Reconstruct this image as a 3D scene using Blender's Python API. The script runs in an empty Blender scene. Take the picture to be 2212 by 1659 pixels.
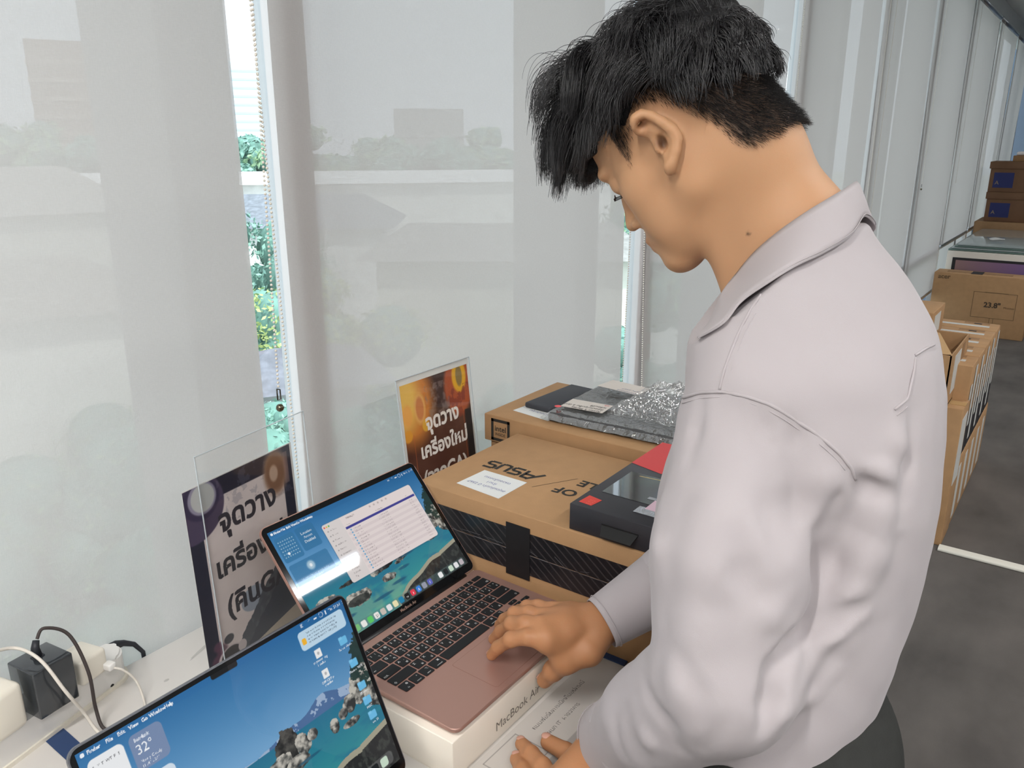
import bpy, bmesh, math, random
import numpy as np
from mathutils import Vector, Matrix, noise as mnoise
random.seed(7); np.random.seed(7)
sc = bpy.context.scene
COL = sc.collection
R = math.radians

# ------------------------------------------------------------------ camera
CAMH = 1.47
cam_d = bpy.data.cameras.new('camera'); cam = bpy.data.objects.new('camera', cam_d); COL.objects.link(cam)
cam_d.sensor_fit = 'HORIZONTAL'; cam_d.sensor_width = 36.0; cam_d.lens = 36.0*1742.0/2212.0
cam_d.clip_start = 0.02; cam_d.clip_end = 2000
_p, _a = R(16.76), R(35.9)
FW = np.array([math.cos(_a)*math.cos(_p), math.sin(_a)*math.cos(_p), -math.sin(_p)])
RT = np.array([math.sin(_a), -math.cos(_a), 0.0]); UP = np.cross(RT, FW); C0 = np.array([0, 0, CAMH])
cam.matrix_world = Matrix(((RT[0], UP[0], -FW[0], 0), (RT[1], UP[1], -FW[1], 0), (RT[2], UP[2], -FW[2], CAMH), (0, 0, 0, 1)))
sc.camera = cam

# ------------------------------------------------------------------ view, world, sun
vs = sc.view_settings
vs.view_transform = 'Standard'; vs.look = 'None'; vs.gamma = 1.0; vs.use_curve_mapping = False
vs.exposure = 0.32
w = bpy.data.worlds.new('sky'); sc.world = w; w.use_nodes = True
nt = w.node_tree; bg = nt.nodes['Background']
bg.inputs[0].default_value = (0.88, 0.94, 1.0, 1); bg.inputs[1].default_value = 1.75
sd = bpy.data.lights.new('sun', 'SUN'); sun = bpy.data.objects.new('sun', sd); COL.objects.link(sun)
sd.energy = 3.4; sd.angle = R(3); sd.color = (1, .96, .88)
sun.rotation_euler = Vector((0.25, 0.75, -1.1)).to_track_quat('-Z', 'Y').to_euler()

# ceiling light positions; all but the first are unseen, put in to brighten table and room (each lamp's own light is in its builder)
LAMPS = [(1.86, -0.9), (-.85, .30), (-.6, -0.9), (-.6, -2.2), (1.86, -2.2), (1.86, -3.6), (-2.8, -0.9), (-2.8, -2.6), (4.4, -0.9), (4.4, -2.6), (7.0, -0.9), (9.6, -0.9)]
LAMP_W = [13, 24, 16, 15, 16, 14, 20, 16, 12, 12, 10, 10]
BLIND_OPEN = .076
SCREEN_GLOW = .72
HEAD_AZ, HEAD_PITCH, HEAD_ROLL, HEAD_S, EAR_AT = 92.0, 35.0, -2.0, 1.0, (1429, 318, .862)
NECK_B = (.915, .285, 1.365)
EAR_DX, EAR_DY = 0, 0
SKIN = (196, 150, 112)
SHIRT = (180, 173, 175)
FL_G = .42
COLLAR = []; FOLDS = []; SEAMS = []; HAIRBASE = []; HAIRCAPS = []; LONGLINE = []

# ------------------------------------------------------------------ helpers
def L(c):   # sRGB 0-255 -> linear
    return tuple(((v/255/12.92) if v/255 <= .04045 else ((v/255+.055)/1.055)**2.4) for v in c)

MATS = {}
def mat(name, col=(200, 200, 200), rough=.6, metal=0.0, spec=.5, noise=0, nscale=50, bump=0, bscale=200, emit=0, trans=0, ior=1.45, coat=0, stretch=None, ncol=None):
    if name in MATS: return MATS[name]
    m = bpy.data.materials.new(name); m.use_nodes = True; t = m.node_tree; b = t.nodes['Principled BSDF']
    c = L(col); b.inputs['Base Color'].default_value = (*c, 1)
    b.inputs['Roughness'].default_value = rough; b.inputs['Metallic'].default_value = metal
    b.inputs['Specular IOR Level'].default_value = spec; b.inputs['IOR'].default_value = ior
    b.inputs['Transmission Weight'].default_value = trans; b.inputs['Coat Weight'].default_value = coat
    if emit: b.inputs['Emission Color'].default_value = (*c, 1); b.inputs['Emission Strength'].default_value = emit
    if noise or bump:
        tc = t.nodes.new('ShaderNodeTexCoord'); mp = t.nodes.new('ShaderNodeMapping'); t.links.new(tc.outputs['Object'], mp.inputs[0])
        if stretch: mp.inputs['Scale'].default_value = stretch
    if noise:
        n = t.nodes.new('ShaderNodeTexNoise'); n.inputs['Scale'].default_value = nscale; n.inputs['Detail'].default_value = 6
        t.links.new(mp.outputs[0], n.inputs['Vector'])
        r = t.nodes.new('ShaderNodeValToRGB'); r.color_ramp.elements[0].position = .3; r.color_ramp.elements[1].position = .7
        c2 = L(ncol) if ncol else tuple(min(1, v*(1+noise)) for v in c)
        r.color_ramp.elements[0].color = (*(tuple(v*(1-noise) for v in c)), 1); r.color_ramp.elements[1].color = (*c2, 1)
        t.links.new(n.outputs['Fac'], r.inputs[0]); t.links.new(r.outputs[0], b.inputs['Base Color'])
    if bump:
        n2 = t.nodes.new('ShaderNodeTexNoise'); n2.inputs['Scale'].default_value = bscale; n2.inputs['Detail'].default_value = 4
        t.links.new(mp.outputs[0], n2.inputs['Vector'])
        bn = t.nodes.new('ShaderNodeBump'); bn.inputs['Strength'].default_value = bump; bn.inputs['Distance'].default_value = .002
        t.links.new(n2.outputs['Fac'], bn.inputs['Height']); t.links.new(bn.outputs[0], b.inputs['Normal'])
    MATS[name] = m; return m

def mat_attr(name, emit=0.0, rough=.5, spec=.5, coat=0.0, bump=0, bscale=300, base=True, sub=0):
    m = bpy.data.materials.new(name); m.use_nodes = True; t = m.node_tree; b = t.nodes['Principled BSDF']
    a = t.nodes.new('ShaderNodeAttribute'); a.attribute_name = 'Col'
    b.inputs['Roughness'].default_value = rough; b.inputs['Specular IOR Level'].default_value = spec; b.inputs['Coat Weight'].default_value = coat
    if base: t.links.new(a.outputs['Color'], b.inputs['Base Color'])
    else: b.inputs['Base Color'].default_value = (.006, .006, .007, 1)
    if emit: t.links.new(a.outputs['Color'], b.inputs['Emission Color']); b.inputs['Emission Strength'].default_value = emit
    if sub:
        b.inputs['Subsurface Weight'].default_value = sub; b.inputs['Subsurface Radius'].default_value = (.012, .005, .003); b.inputs['Subsurface Scale'].default_value = .6
    if bump:
        tc = t.nodes.new('ShaderNodeTexCoord'); n2 = t.nodes.new('ShaderNodeTexNoise'); n2.inputs['Scale'].default_value = bscale; n2.inputs['Detail'].default_value = 5
        t.links.new(tc.outputs['Object'], n2.inputs['Vector'])
        bn = t.nodes.new('ShaderNodeBump'); bn.inputs['Strength'].default_value = bump; bn.inputs['Distance'].default_value = .001
        t.links.new(n2.outputs['Fac'], bn.inputs['Height']); t.links.new(bn.outputs[0], b.inputs['Normal'])
    return m

class MB:
    """collects shapes (with a material each) into one mesh"""
    def __init__(s): s.v = []; s.f = []; s.mi = []; s.ms = []; s.sm = []
    def _m(s, m):
        if m not in s.ms: s.ms.append(m)
        return s.ms.index(m)
    def add(s, vs_, fs, m, M=None, smooth=False):
        o = len(s.v); k = s._m(m)
        for p in vs_:
            q = Vector(p)
            if M is not None: q = M @ q
            s.v.append(tuple(q))
        for f in fs: s.f.append(tuple(i+o for i in f)); s.mi.append(k); s.sm.append(smooth)
        return s
    def frombm(s, bm, m, M=None, smooth=False):
        bm.verts.index_update()
        r = s.add([v.co[:] for v in bm.verts], [[v.index for v in f.verts] for f in bm.faces], m, M, smooth); bm.free(); return r
    def box(s, x0, x1, y0, y1, z0, z1, m, bev=0, M=None, seg=2):
        bm = bmesh.new(); bmesh.ops.create_cube(bm, size=1)
        for v in bm.verts: v.co = Vector(((x0+x1)/2+v.co.x*(x1-x0), (y0+y1)/2+v.co.y*(y1-y0), (z0+z1)/2+v.co.z*(z1-z0)))
        if bev: bmesh.ops.bevel(bm, geom=bm.edges[:], offset=bev, segments=seg, affect='EDGES', profile=.5)
        return s.frombm(bm, m, M, smooth=bool(bev))
    def prism(s, pts, z0, z1, m, M=None, bev=0, smooth=False):
        n = len(pts); bm = bmesh.new()
        a = [bm.verts.new((p[0], p[1], z0)) for p in pts]; b = [bm.verts.new((p[0], p[1], z1)) for p in pts]
        bm.faces.new(a[::-1]); top = bm.faces.new(b)
        for i in range(n): bm.faces.new((a[i], a[(i+1) % n], b[(i+1) % n], b[i]))
        if bev: bmesh.ops.bevel(bm, geom=[e for e in top.edges], offset=bev, segments=2, affect='EDGES')
        return s.frombm(bm, m, M, smooth)
    def quad(s, a, b, c, d, m): return s.add([a, b, c, d], [(0, 1, 2, 3)], m)
    def tube(s, pts, r, m, n=10, M=None, closed=False):
        pts = [Vector(p) for p in pts]; N = len(pts); vs_ = []; rr = r if hasattr(r, '__len__') else [r]*N
        nrm = None
        for i, p in enumerate(pts):
            t = (pts[min(i+1, N-1)]-pts[max(i-1, 0)]).normalized()
            if nrm is None: nrm = t.orthogonal().normalized()
            nrm = (nrm - t*nrm.dot(t)).normalized(); b = t.cross(nrm)
            for k in range(n):
                a = 2*math.pi*k/n; vs_.append(p+(nrm*math.cos(a)+b*math.sin(a))*rr[i])
        fs = [(i*n+k, i*n+(k+1) % n, (i+1)*n+(k+1) % n, (i+1)*n+k) for i in range(N-1) for k in range(n)]
        fs += [tuple(range(n))[::-1], tuple((N-1)*n+k for k in range(n))]
        return s.add(vs_, fs, m, M, True)
    def ball(s, c, r, m, u=8, v=6, M=None):
        bm = bmesh.new(); bmesh.ops.create_uvsphere(bm, u_segments=u, v_segments=v, radius=1)
        rr = r if hasattr(r, '__len__') else (r, r, r)
        for q in bm.verts: q.co = Vector((c[0]+q.co.x*rr[0], c[1]+q.co.y*rr[1], c[2]+q.co.z*rr[2]))
        return s.frombm(bm, m, M, True)
    def text(s, body, size, m, M, bold=0.0, align='LEFT', space=1.0):
        vs_, fs = text_mesh(body, bold, space)
        if not vs_: return s
        xs = [p[0] for p in vs_]; x0, x1 = min(xs), max(xs); off = {'LEFT': 0, 'CENTER': -(x0+x1)/2, 'RIGHT': -x1}[align]
        return s.add([((p[0]+off)*size, p[1]*size, 0) for p in vs_], fs, m, M)
    def mesh(s, name, origin=(0, 0, 0)):
        me = bpy.data.meshes.new(name); o = Vector(origin)
        me.from_pydata([tuple(Vector(p)-o) for p in s.v], [], s.f)
        for m in s.ms: me.materials.append(m)
        me.polygons.foreach_set('material_index', s.mi); me.polygons.foreach_set('use_smooth', s.sm)
        me.update(); return me

_tc = {}
def text_mesh(body, bold=0.0, space=1.0):
    k = (body, bold, space)
    if k in _tc: return _tc[k]
    cu = bpy.data.curves.new('t', 'FONT'); cu.body = body; cu.size = 1; cu.offset = bold; cu.resolution_u = 3; cu.space_character = space
    ob = bpy.data.objects.new('t', cu); COL.objects.link(ob)
    dg = bpy.context.evaluated_depsgraph_get(); dg.update()
    me = bpy.data.meshes.new_from_object(ob.evaluated_get(dg))
    r = ([tuple(v.co) for v in me.vertices], [tuple(p.vertices) for p in me.polygons])
    bpy.data.objects.remove(ob); bpy.data.curves.remove(cu); bpy.data.meshes.remove(me)
    _tc[k] = r; return r

def tag(o, label=None, cat=None, group=None, kind=None):
    if label: o['label'] = label
    if cat: o['category'] = cat
    if group: o['group'] = group
    if kind: o['kind'] = kind
    return o
def link(name, data, parent=None, loc=(0, 0, 0)):
    o = bpy.data.objects.new(name, data); COL.objects.link(o)
    if parent is not None: o.parent = parent
    else: o.location = loc
    return o
def thing(name, label, cat, loc=(0, 0, 0), rz=0.0, group=None):
    o = bpy.data.objects.new(name, None); COL.objects.link(o); o.empty_display_size = .05
    o.location = loc; o.rotation_euler = (0, 0, rz); return tag(o, label, cat, group)
def part(name, mb, parent, label=None):            # mb is in the parent's local frame
    o = link(name, mb.mesh(name), parent)
    if label: o['label'] = label
    return o
def wpart(name, mb, parent, label=None):           # mb is in world metres, parent unrotated
    root = parent
    while root.parent: root = root.parent
    o = link(name, mb.mesh(name, root.location), parent)
    if label: o['label'] = label
    return o
def single(name, mb, label, cat, origin=(0, 0, 0), group=None, kind=None):   # thing that is one mesh, world coords
    o = link(name, mb.mesh(name, origin), None, origin); return tag(o, label, cat, group, kind)
def struct(name, mb, origin=(0, 0, 0)):
    o = link(name, mb.mesh(name, origin), None, origin); o['kind'] = 'structure'; return o
def frame(o, x, y):   # matrix: local x,y axes at origin o
    x = Vector(x).normalized(); y = Vector(y); y = (y-x*y.dot(x)).normalized(); z = x.cross(y)
    return Matrix(((x.x, y.x, z.x, o[0]), (x.y, y.y, z.y, o[1]), (x.z, y.z, z.z, o[2]), (0, 0, 0, 1)))
def rrect(x0, x1, y0, y1, r, n=6):
    pts = []
    for cx, cy, a0 in ((x1-r, y0+r, -90), (x1-r, y1-r, 0), (x0+r, y1-r, 90), (x0+r, y0+r, 180)):
        for k in range(n+1):
            a = R(a0+90*k/n); pts.append((cx+r*math.cos(a), cy+r*math.sin(a)))
    return pts

# ------------------------------------------------------------------ painted pictures (colour per vertex of a fine grid)
class Pic:
    def __init__(s, w, h, ar, bgc=(0, 0, 0)):
        s.w, s.h, s.ar = w, h, ar      # ar = width/height; u,v in 0..1, v downwards
        s.u, s.v = np.meshgrid((np.arange(w))/(w-1), (np.arange(h))/(h-1))
        s.c = np.empty((h, w, 3)); s.c[:] = np.array(bgc, float)
    def mix(s, mask, col, a=1.0):
        mk = np.clip(mask, 0, 1)[..., None]*a; s.c = s.c*(1-mk)+np.array(col, float)*mk
    def poly(s, pts, col, a=1.0):
        ins = np.zeros(s.u.shape, bool); n = len(pts)
        for i in range(n):
            x1, y1 = pts[i]; x2, y2 = pts[(i+1) % n]
            if y1 == y2: continue
            cond = ((y1 > s.v) != (y2 > s.v)) & (s.u < (x2-x1)*(s.v-y1)/(y2-y1)+x1); ins ^= cond
        s.mix(ins.astype(float), col, a); return ins
    def ell(s, cx, cy, rx, ry, col, a=1.0, soft=.1):
        d = np.sqrt(((s.u-cx)/rx)**2+((s.v-cy)/ry)**2); m = np.clip((1-d)/soft+.5, 0, 1); s.mix(m, col, a); return m
    def rect(s, x0, y0, x1, y1, col, a=1.0, r=0.0):
        q = s.ar; dx = np.maximum(np.maximum(x0-s.u, s.u-x1), 0); 
        ax = np.abs(s.u-(x0+x1)/2)*q-((x1-x0)/2*q-r); ay = np.abs(s.v-(y0+y1)/2)-((y1-y0)/2-r)
        d = np.hypot(np.maximum(ax, 0), np.maximum(ay, 0))+np.minimum(np.maximum(ax, ay), 0)-r
        s.mix(np.clip(.5-d*s.h, 0, 1), col, a)
    def line(s, x0, y0, x1, y1, wd, col, a=1.0):
        q = s.ar; px, py = (s.u-x0)*q, s.v-y0; dx, dy = (x1-x0)*q, y1-y0; L2 = dx*dx+dy*dy
        t = np.clip((px*dx+py*dy)/L2, 0, 1); d = np.hypot(px-t*dx, py-t*dy); s.mix(np.clip((wd-d)*s.h+.5, 0, 1), col, a)
    def noise(s, sx, sy, seed=0, octv=4):
        rs = np.random.RandomState(seed); out = np.zeros(s.u.shape); amp = 1; tot = 0
        for o in range(octv):
            nx, ny = int(sx*2**o)+2, int(sy*2**o)+2; g = rs.rand(ny+1, nx+1)
            x = s.u*(nx-1); y = s.v*(ny-1); i = x.astype(int); j = y.astype(int); fx = x-i; fy = y-j
            fx = fx*fx*(3-2*fx); fy = fy*fy*(3-2*fy)
            out += amp*((g[j, i]*(1-fx)+g[j, i+1]*fx)*(1-fy)+(g[j+1, i]*(1-fx)+g[j+1, i+1]*fx)*fy); tot += amp; amp *= .55
        return out/tot
    def stamp(s, body, x, y, size, col, align='LEFT', ang=0, bold=0):   # small writing, size = cap height / picture height
        vs_, fs = text_mesh(body, bold)
        if not vs_: return
        P = np.array([p[:2] for p in vs_]); wdt = P[:, 0].max()
        off = {'LEFT': 0, 'CENTER': -wdt/2, 'RIGHT': -wdt}[align]
        for f in fs:
            q = [(x+(P[i, 0]+off)*size/s.ar, y-P[i, 1]*size) for i in f]
            xs = [a[0] for a in q]; ys = [a[1] for a in q]
            i0, i1 = max(0, int(min(xs)*(s.w-1))), min(s.w-1, int(max(xs)*(s.w-1))+1); j0, j1 = max(0, int(min(ys)*(s.h-1))), min(s.h-1, int(max(ys)*(s.h-1))+1)
            if i0 > i1 or j0 > j1: continue
            uu = s.u[j0:j1+1, i0:i1+1]; vv = s.v[j0:j1+1, i0:i1+1]; ins = np.zeros(uu.shape, bool); n = len(q)
            for k in range(n):
                (x1, y1), (x2, y2) = q[k], q[(k+1) % n]
                if y1 != y2: ins ^= ((y1 > vv) != (y2 > vv)) & (uu < (x2-x1)*(vv-y1)/(y2-y1)+x1)
            s.c[j0:j1+1, i0:i1+1][ins] = col
    def object(s, name, M, W_, H_, material, parent, origin=(0, 0, 0), label=None, bulge=None):
        """grid in the plane of M: x right 0..W_, y up from -H_..0 ; parent-local coordinates"""
        w_, h_ = s.w, s.h; X = s.u*W_; Y = -s.v*H_; Z = np.zeros_like(X) if bulge is None else bulge
        A = np.array(M); P = np.stack([X, Y, Z], -1).reshape(-1, 3)@A[:3, :3].T+A[:3, 3]-np.array(origin)
        idx = np.arange(w_*h_).reshape(h_, w_); q = np.stack([idx[1:, :-1], idx[1:, 1:], idx[:-1, 1:], idx[:-1, :-1]], -1).reshape(-1, 4)
        me = bpy.data.meshes.new(name); me.vertices.add(len(P)); me.vertices.foreach_set('co', P.ravel())
        me.loops.add(q.size); me.loops.foreach_set('vertex_index', q.ravel().astype(np.int32)); me.polygons.add(len(q))
        me.polygons.foreach_set('loop_start', np.arange(0, q.size, 4, dtype=np.int32)); me.update(calc_edges=True)
        at_ = me.attributes.new('Col', 'FLOAT_COLOR', 'POINT'); rgba = np.ones((len(P), 4)); rgba[:, :3] = s.lin().reshape(-1, 3)
        at_.data.foreach_set('color', rgba.ravel()); me.materials.append(material)
        o = link(name, me, parent)
        if label: o['label'] = label
        return o
    def lin(s):
        c = np.clip(s.c/255., 0, 1); return np.where(c <= .04045, c/12.92, ((c+.055)/1.055)**2.4)
# figure tables: long-hair boundary, hair volume (head frame, metres), cloth folds and seams (survey directions on the cloth)
LONGLINE = [(1268, 345), (1290, 326), (1312, 320), (1330, 330), (1352, 262), (1366, 205), (1400, 168), (1470, 160), (1560, 178), (1640, 190), (1712, 215), (1800, 200), (1800, -300), (1000, -300), (1000, 480), (1240, 480)]
HAIRBASE = [((-.020, 0, .060), (.100, .083, .090), .01), ((.038, 0, .094), (.080, .074, .064), .02), ((.075, 0, .070), (.040, .062, .042), .02), ((-.065, 0, .075), (.052, .070, .065), .02)]
TEMPLE = [(1264, 392), (1264, 350), (1288, 330), (1312, 322), (1326, 332), (1345, 368), (1372, 374), (1372, 246), (1420, 228), (1480, 252), (1500, 700), (1270, 700)]
FOLD_K = 1.15
def _A(x, y, d): return C0+d*(FW+RT*(x-1106.0)/1742.0-UP*(y-829.5)/1742.0)
HAIRCAPS = [((.085, -.03, .095), .028, (.114, -.028, .055), .016), ((.086, 0, .105), .032, (.120, .0, .052), .018), ((.083, .03, .098), .028, (.112, .030, .056), .016)]
# collar rows: top fold, outer edge, inner foot  (from the near front, round the back, to the far front)
COLLAR = [(_A(1541, 686, .880), _A(1518, 738, .868), _A(1548, 712, .885)), (_A(1556, 640, .860), _A(1570, 708, .842), _A(1566, 690, .866)), (_A(1584, 597, .845), _A(1612, 664, .822), _A(1592, 660, .852)),
 (_A(1622, 552, .832), _A(1664, 624, .802), _A(1630, 615, .842)), (_A(1676, 506, .826), _A(1714, 589, .792), _A(1682, 575, .836)), (_A(1740, 462, .838), _A(1778, 556, .800), _A(1740, 530, .846)), (_A(1800, 426, .850), _A(1830, 516, .825), _A(1795, 490, .860)),
 (_A(1850, 395, .872), _A(1868, 468, .852), _A(1832, 440, .878)), (_A(1838, 398, .965), _A(1880, 450, .985), _A(1822, 440, .955)), (_A(1790, 410, .985), _A(1860, 455, 1.02), _A(1770, 450, .975)), (_A(1700, 470, 1.0), _A(1760, 500, 1.04), _A(1690, 500, .985)),
 (_A(1610, 550, .985), _A(1630, 590, 1.02), _A(1610, 585, .975)), (_A(1560, 592, .962), _A(1545, 615, .985), _A(1570, 622, .955)), (_A(1537, 650, .935), _A(1512, 700, .945), _A(1545, 680, .930))]
U, D_ = 'u', 's'
FOLDS = [([(1806, 1075), (1796, 1150), (1792, 1230), (1786, 1300), (1758, 1352), (1712, 1402), (1682, 1452), (1668, 1520), (1655, 1575)], .013, .010, .008, D_), ([(1562, 1000), (1540, 1120), (1522, 1240), (1500, 1360), (1478, 1480), (1452, 1590)], .022, .0035, .016, U),
 ([(1700, 1010), (1715, 1090), (1700, 1180)], .016, .003, .012, D_), ([(1640, 990), (1668, 1100), (1672, 1200)], .018, .003, .014, D_), ([(1740, 960), (1765, 1040), (1762, 1120)], .014, .004, .012, U),
 ([(1586, 1120), (1604, 1240), (1622, 1300)], .016, .002, .012, D_), ([(1620, 1380), (1660, 1330), (1700, 1290)], .014, .0025, .012, U),
 ([(1700, 905), (1722, 950), (1740, 1000)], .007, .0024, .006, D_), ([(1640, 880), (1652, 920), (1660, 960)], .006, .002, .006, D_), ([(1588, 868), (1592, 900)], .005, .0016, .005, D_), ([(1520, 868), (1505, 930), (1490, 1000)], .008, .002, .008, D_), ([(1560, 862), (1558, 910)], .005, .0014, .005, D_),
 ([(1430, 1080), (1424, 1180), (1420, 1260)], .010, .0025, .01, U), ([(1470, 1420), (1510, 1500), (1520, 1560)], .010, .002, .01, D_), ([(1400, 1490), (1440, 1560), (1470, 1620)], .010, .003, .01, D_), ([(1370, 1520), (1400, 1600), (1420, 1650)], .010, .003, .01, U), ([(1330, 1560), (1345, 1640)], .008, .003, .008, D_), ([(1305, 1590), (1312, 1650)], .006, .003, .006, D_), ([(1560, 1560), (1520, 1620)], .010, .002, .01, D_),
 ([(1870, 1060), (1850, 1140), (1815, 1220), (1790, 1270)], .018, .006, .016, D_), ([(1905, 1020), (1895, 1110), (1870, 1200), (1830, 1300), (1790, 1370), (1740, 1440), (1690, 1520)], .014, .004, .014, U), ([(1880, 1300), (1800, 1340), (1745, 1365)], .012, .003, .010, D_), ([(1800, 1450), (1740, 1500), (1690, 1550)], .010, .003, .010, U), ([(1850, 1360), (1800, 1420), (1750, 1490)], .010, .0025, .010, D_), ([(1960, 1100), (1900, 1128)], .006, .001, .006, U), ([(2000, 1130), (1940, 1145), (1910, 1150)], .005, .0012, .005, U),
 ([(1970, 900), (1960, 1000), (1950, 1080)], .012, .003, .012, D_), ([(1925, 880), (1935, 960), (1930, 1030)], .012, .0035, .012, U), ([(1870, 1010), (1900, 1025), (1925, 1035)], .010, .005, .010, U), ([(1850, 1030), (1880, 1050), (1905, 1062)], .008, .004, .008, D_)]
SEAMS = [([(1470, 862), (1515, 848), (1562, 846), (1612, 856), (1660, 872), (1705, 898), (1745, 925), (1785, 955), (1815, 982), (1838, 1012), (1846, 1040)], .0016, .0006), ([(1468, 874), (1514, 860), (1562, 857), (1610, 867), (1655, 883), (1700, 910), (1740, 937), (1778, 966), (1806, 992), (1828, 1020)], .0006, .0003),
 ([(1556, 842), (1566, 800), (1582, 755), (1600, 712), (1622, 670), (1650, 632)], .0014, .0005), ([(1570, 842), (1580, 800), (1596, 755), (1614, 712), (1636, 672)], .0005, .0003), ([(1930, 885), (1958, 862), (1972, 800), (1975, 768)], .0013, .0005), ([(1975, 768), (2000, 752), (2018, 744)], .0013, .0005), ([(1935, 898), (1962, 875)], .0006, .0003)]
# ================================================================== the room
WY = 1.055          # plane of the roller blinds
M_wall = mat('wall_paint', (196, 197, 196), .8, noise=.02, nscale=8)
M_ceil = mat('ceiling_paint', (225, 225, 222), .9)
M_bluewall = mat('blue_grey_panel', (112, 130, 152), .7, noise=.04, nscale=5)
m = MB(); m.box(-4, 12.6, -5, 1.3, -.1, 0, mat('carpet_tile_grey', (90, 85, 81), .95, noise=.28, nscale=3.2, bump=.5, bscale=260, stretch=(1.0, 1.7, 1)))
struct('floor', m)
m = MB(); m.box(-4, 12.6, -5, 1.3, 2.7, 2.8, M_ceil); struct('ceiling', m)
m = MB(); m.box(-4.1, -4, -5, 1.3, 0, 2.7, M_wall); struct('wall_left', m)
m = MB(); m.box(-4.1, 12.7, -5.1, -5, 0, 2.7, M_wall); struct('wall_rear', m)
m = MB(); m.box(12.5, 12.6, -5, 1.3, 0, 2.7, M_bluewall); struct('wall_right', m)
# window wall: low parapet, columns, lintel, glass
COLX = [-.43, .870, 2.125, 3.40, 4.70, 6.10, 7.48, 9.0, 10.5, 11.95]
M_col = mat('column_paint_pale', (214, 212, 212), .5)
m = MB(); m.box(-4, 12.6, 1.075, 1.24, 0, .12, M_bluewall); m.box(-4, 12.6, 1.075, 1.24, 2.55, 2.7, M_wall)
for x in COLX: m.box(x-.012, x+.055, 1.072, 1.112, .12, 2.55, M_col, .003)
m.box(-.45, 12.6, 1.082, 1.11, .60, .64, M_col)
m.box(-4, -.45, 1.06, 1.24, .12, 2.7, M_wall)
for k_ in range(9): m.box(.79+1.29*k_, .92+1.29*k_, 1.27, 1.5, -12, 2.9, mat('column_render', (176, 172, 168), .8))
struct('wall_window', m)
gm = bpy.data.materials.new('window_glass'); gm.use_nodes = True; t = gm.node_tree; t.nodes.clear()
o_ = t.nodes.new('ShaderNodeOutputMaterial'); tr = t.nodes.new('ShaderNodeBsdfTransparent'); gl = t.nodes.new('ShaderNodeBsdfGlossy'); mx = t.nodes.new('ShaderNodeMixShader')
tr.inputs[0].default_value = (.92, .96, .98, 1); gl.inputs['Roughness'].default_value = .02; mx.inputs[0].default_value = .05
t.links.new(tr.outputs[0], mx.inputs[1]); t.links.new(gl.outputs[0], mx.inputs[2]); t.links.new(mx.outputs[0], o_.inputs[0])
for i in range(len(COLX)-1):
    m = MB(); m.box(COLX[i]+.055, COLX[i+1]-.012, 1.092, 1.098, .12, 2.55, gm); struct('window_%d' % (i+1), m)
m = MB(); m.prism(rrect(3.13, 3.175, 0, .012, .005), 0, 3.2, mat('trunking_ivory', (226, 222, 210), .5), M=Matrix(((1, 0, 0, 0), (0, 0, -1, .30), (0, 1, 0, 0), (0, 0, 0, 1))))
single('cable_trunking', m, 'ivory plastic cable trunking strip lying across the grey carpet', 'cable cover', (3.15, -1.3, 0))

# roller blinds
def blind_mat(name, openness):
    m_ = bpy.data.materials.new(name); m_.use_nodes = True; t = m_.node_tree; t.nodes.clear()
    o_ = t.nodes.new('ShaderNodeOutputMaterial'); tr = t.nodes.new('ShaderNodeBsdfTransparent'); df = t.nodes.new('ShaderNodeBsdfDiffuse'); tl = t.nodes.new('ShaderNodeBsdfTranslucent')
    a = t.nodes.new('ShaderNodeMixShader'); b = t.nodes.new('ShaderNodeMixShader')
    df.inputs[0].default_value = (*L((192, 190, 188)), 1); tl.inputs[0].default_value = (*L((214, 206, 202)), 1)
    a.inputs[0].default_value = .32; b.inputs[0].default_value = openness
    tc = t.nodes.new('ShaderNodeTexCoord'); mp = t.nodes.new('ShaderNodeMapping'); mp.inputs['Scale'].default_value = (700, 1, 130)
    n = t.nodes.new('ShaderNodeTexNoise'); n.inputs['Scale'].default_value = 1; n.inputs['Detail'].default_value = 2
    n2 = t.nodes.new('ShaderNodeTexNoise'); n2.inputs['Scale'].default_value = 1; mp2 = t.nodes.new('ShaderNodeMapping'); mp2.inputs['Scale'].default_value = (120, 1, 800)
    t.links.new(tc.outputs['Object'], mp.inputs[0]); t.links.new(tc.outputs['Object'], mp2.inputs[0]); t.links.new(mp.outputs[0], n.inputs['Vector']); t.links.new(mp2.outputs[0], n2.inputs['Vector'])
    ad = t.nodes.new('ShaderNodeMath'); ad.operation = 'ADD'; t.links.new(n.outputs['Fac'], ad.inputs[0]); t.links.new(n2.outputs['Fac'], ad.inputs[1])
    mr = t.nodes.new('ShaderNodeMapRange'); mr.inputs['From Min'].default_value = .6; mr.inputs['From Max'].default_value = 1.4; mr.inputs['To Min'].default_value = openness*.55; mr.inputs['To Max'].default_value = openness*1.45
    t.links.new(ad.outputs[0], mr.inputs['Value']); t.links.new(mr.outputs[0], b.inputs[0])
    bn = t.nodes.new('ShaderNodeBump'); bn.inputs['Strength'].default_value = .25; bn.inputs['Distance'].default_value = .001; t.links.new(ad.outputs[0], bn.inputs['Height']); t.links.new(bn.outputs[0], df.inputs['Normal'])
    t.links.new(df.outputs[0], a.inputs[1]); t.links.new(tl.outputs[0], a.inputs[2]); t.links.new(a.outputs[0], b.inputs[1]); t.links.new(tr.outputs[0], b.inputs[2]); t.links.new(b.outputs[0], o_.inputs[0])
    return m_
M_blind = blind_mat('screen_fabric', BLIND_OPEN)
M_alu = mat('brushed_aluminium', (190, 192, 196), .35, 1.0)
M_bead = mat('bead_plastic', (232, 226, 214), .4)
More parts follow.
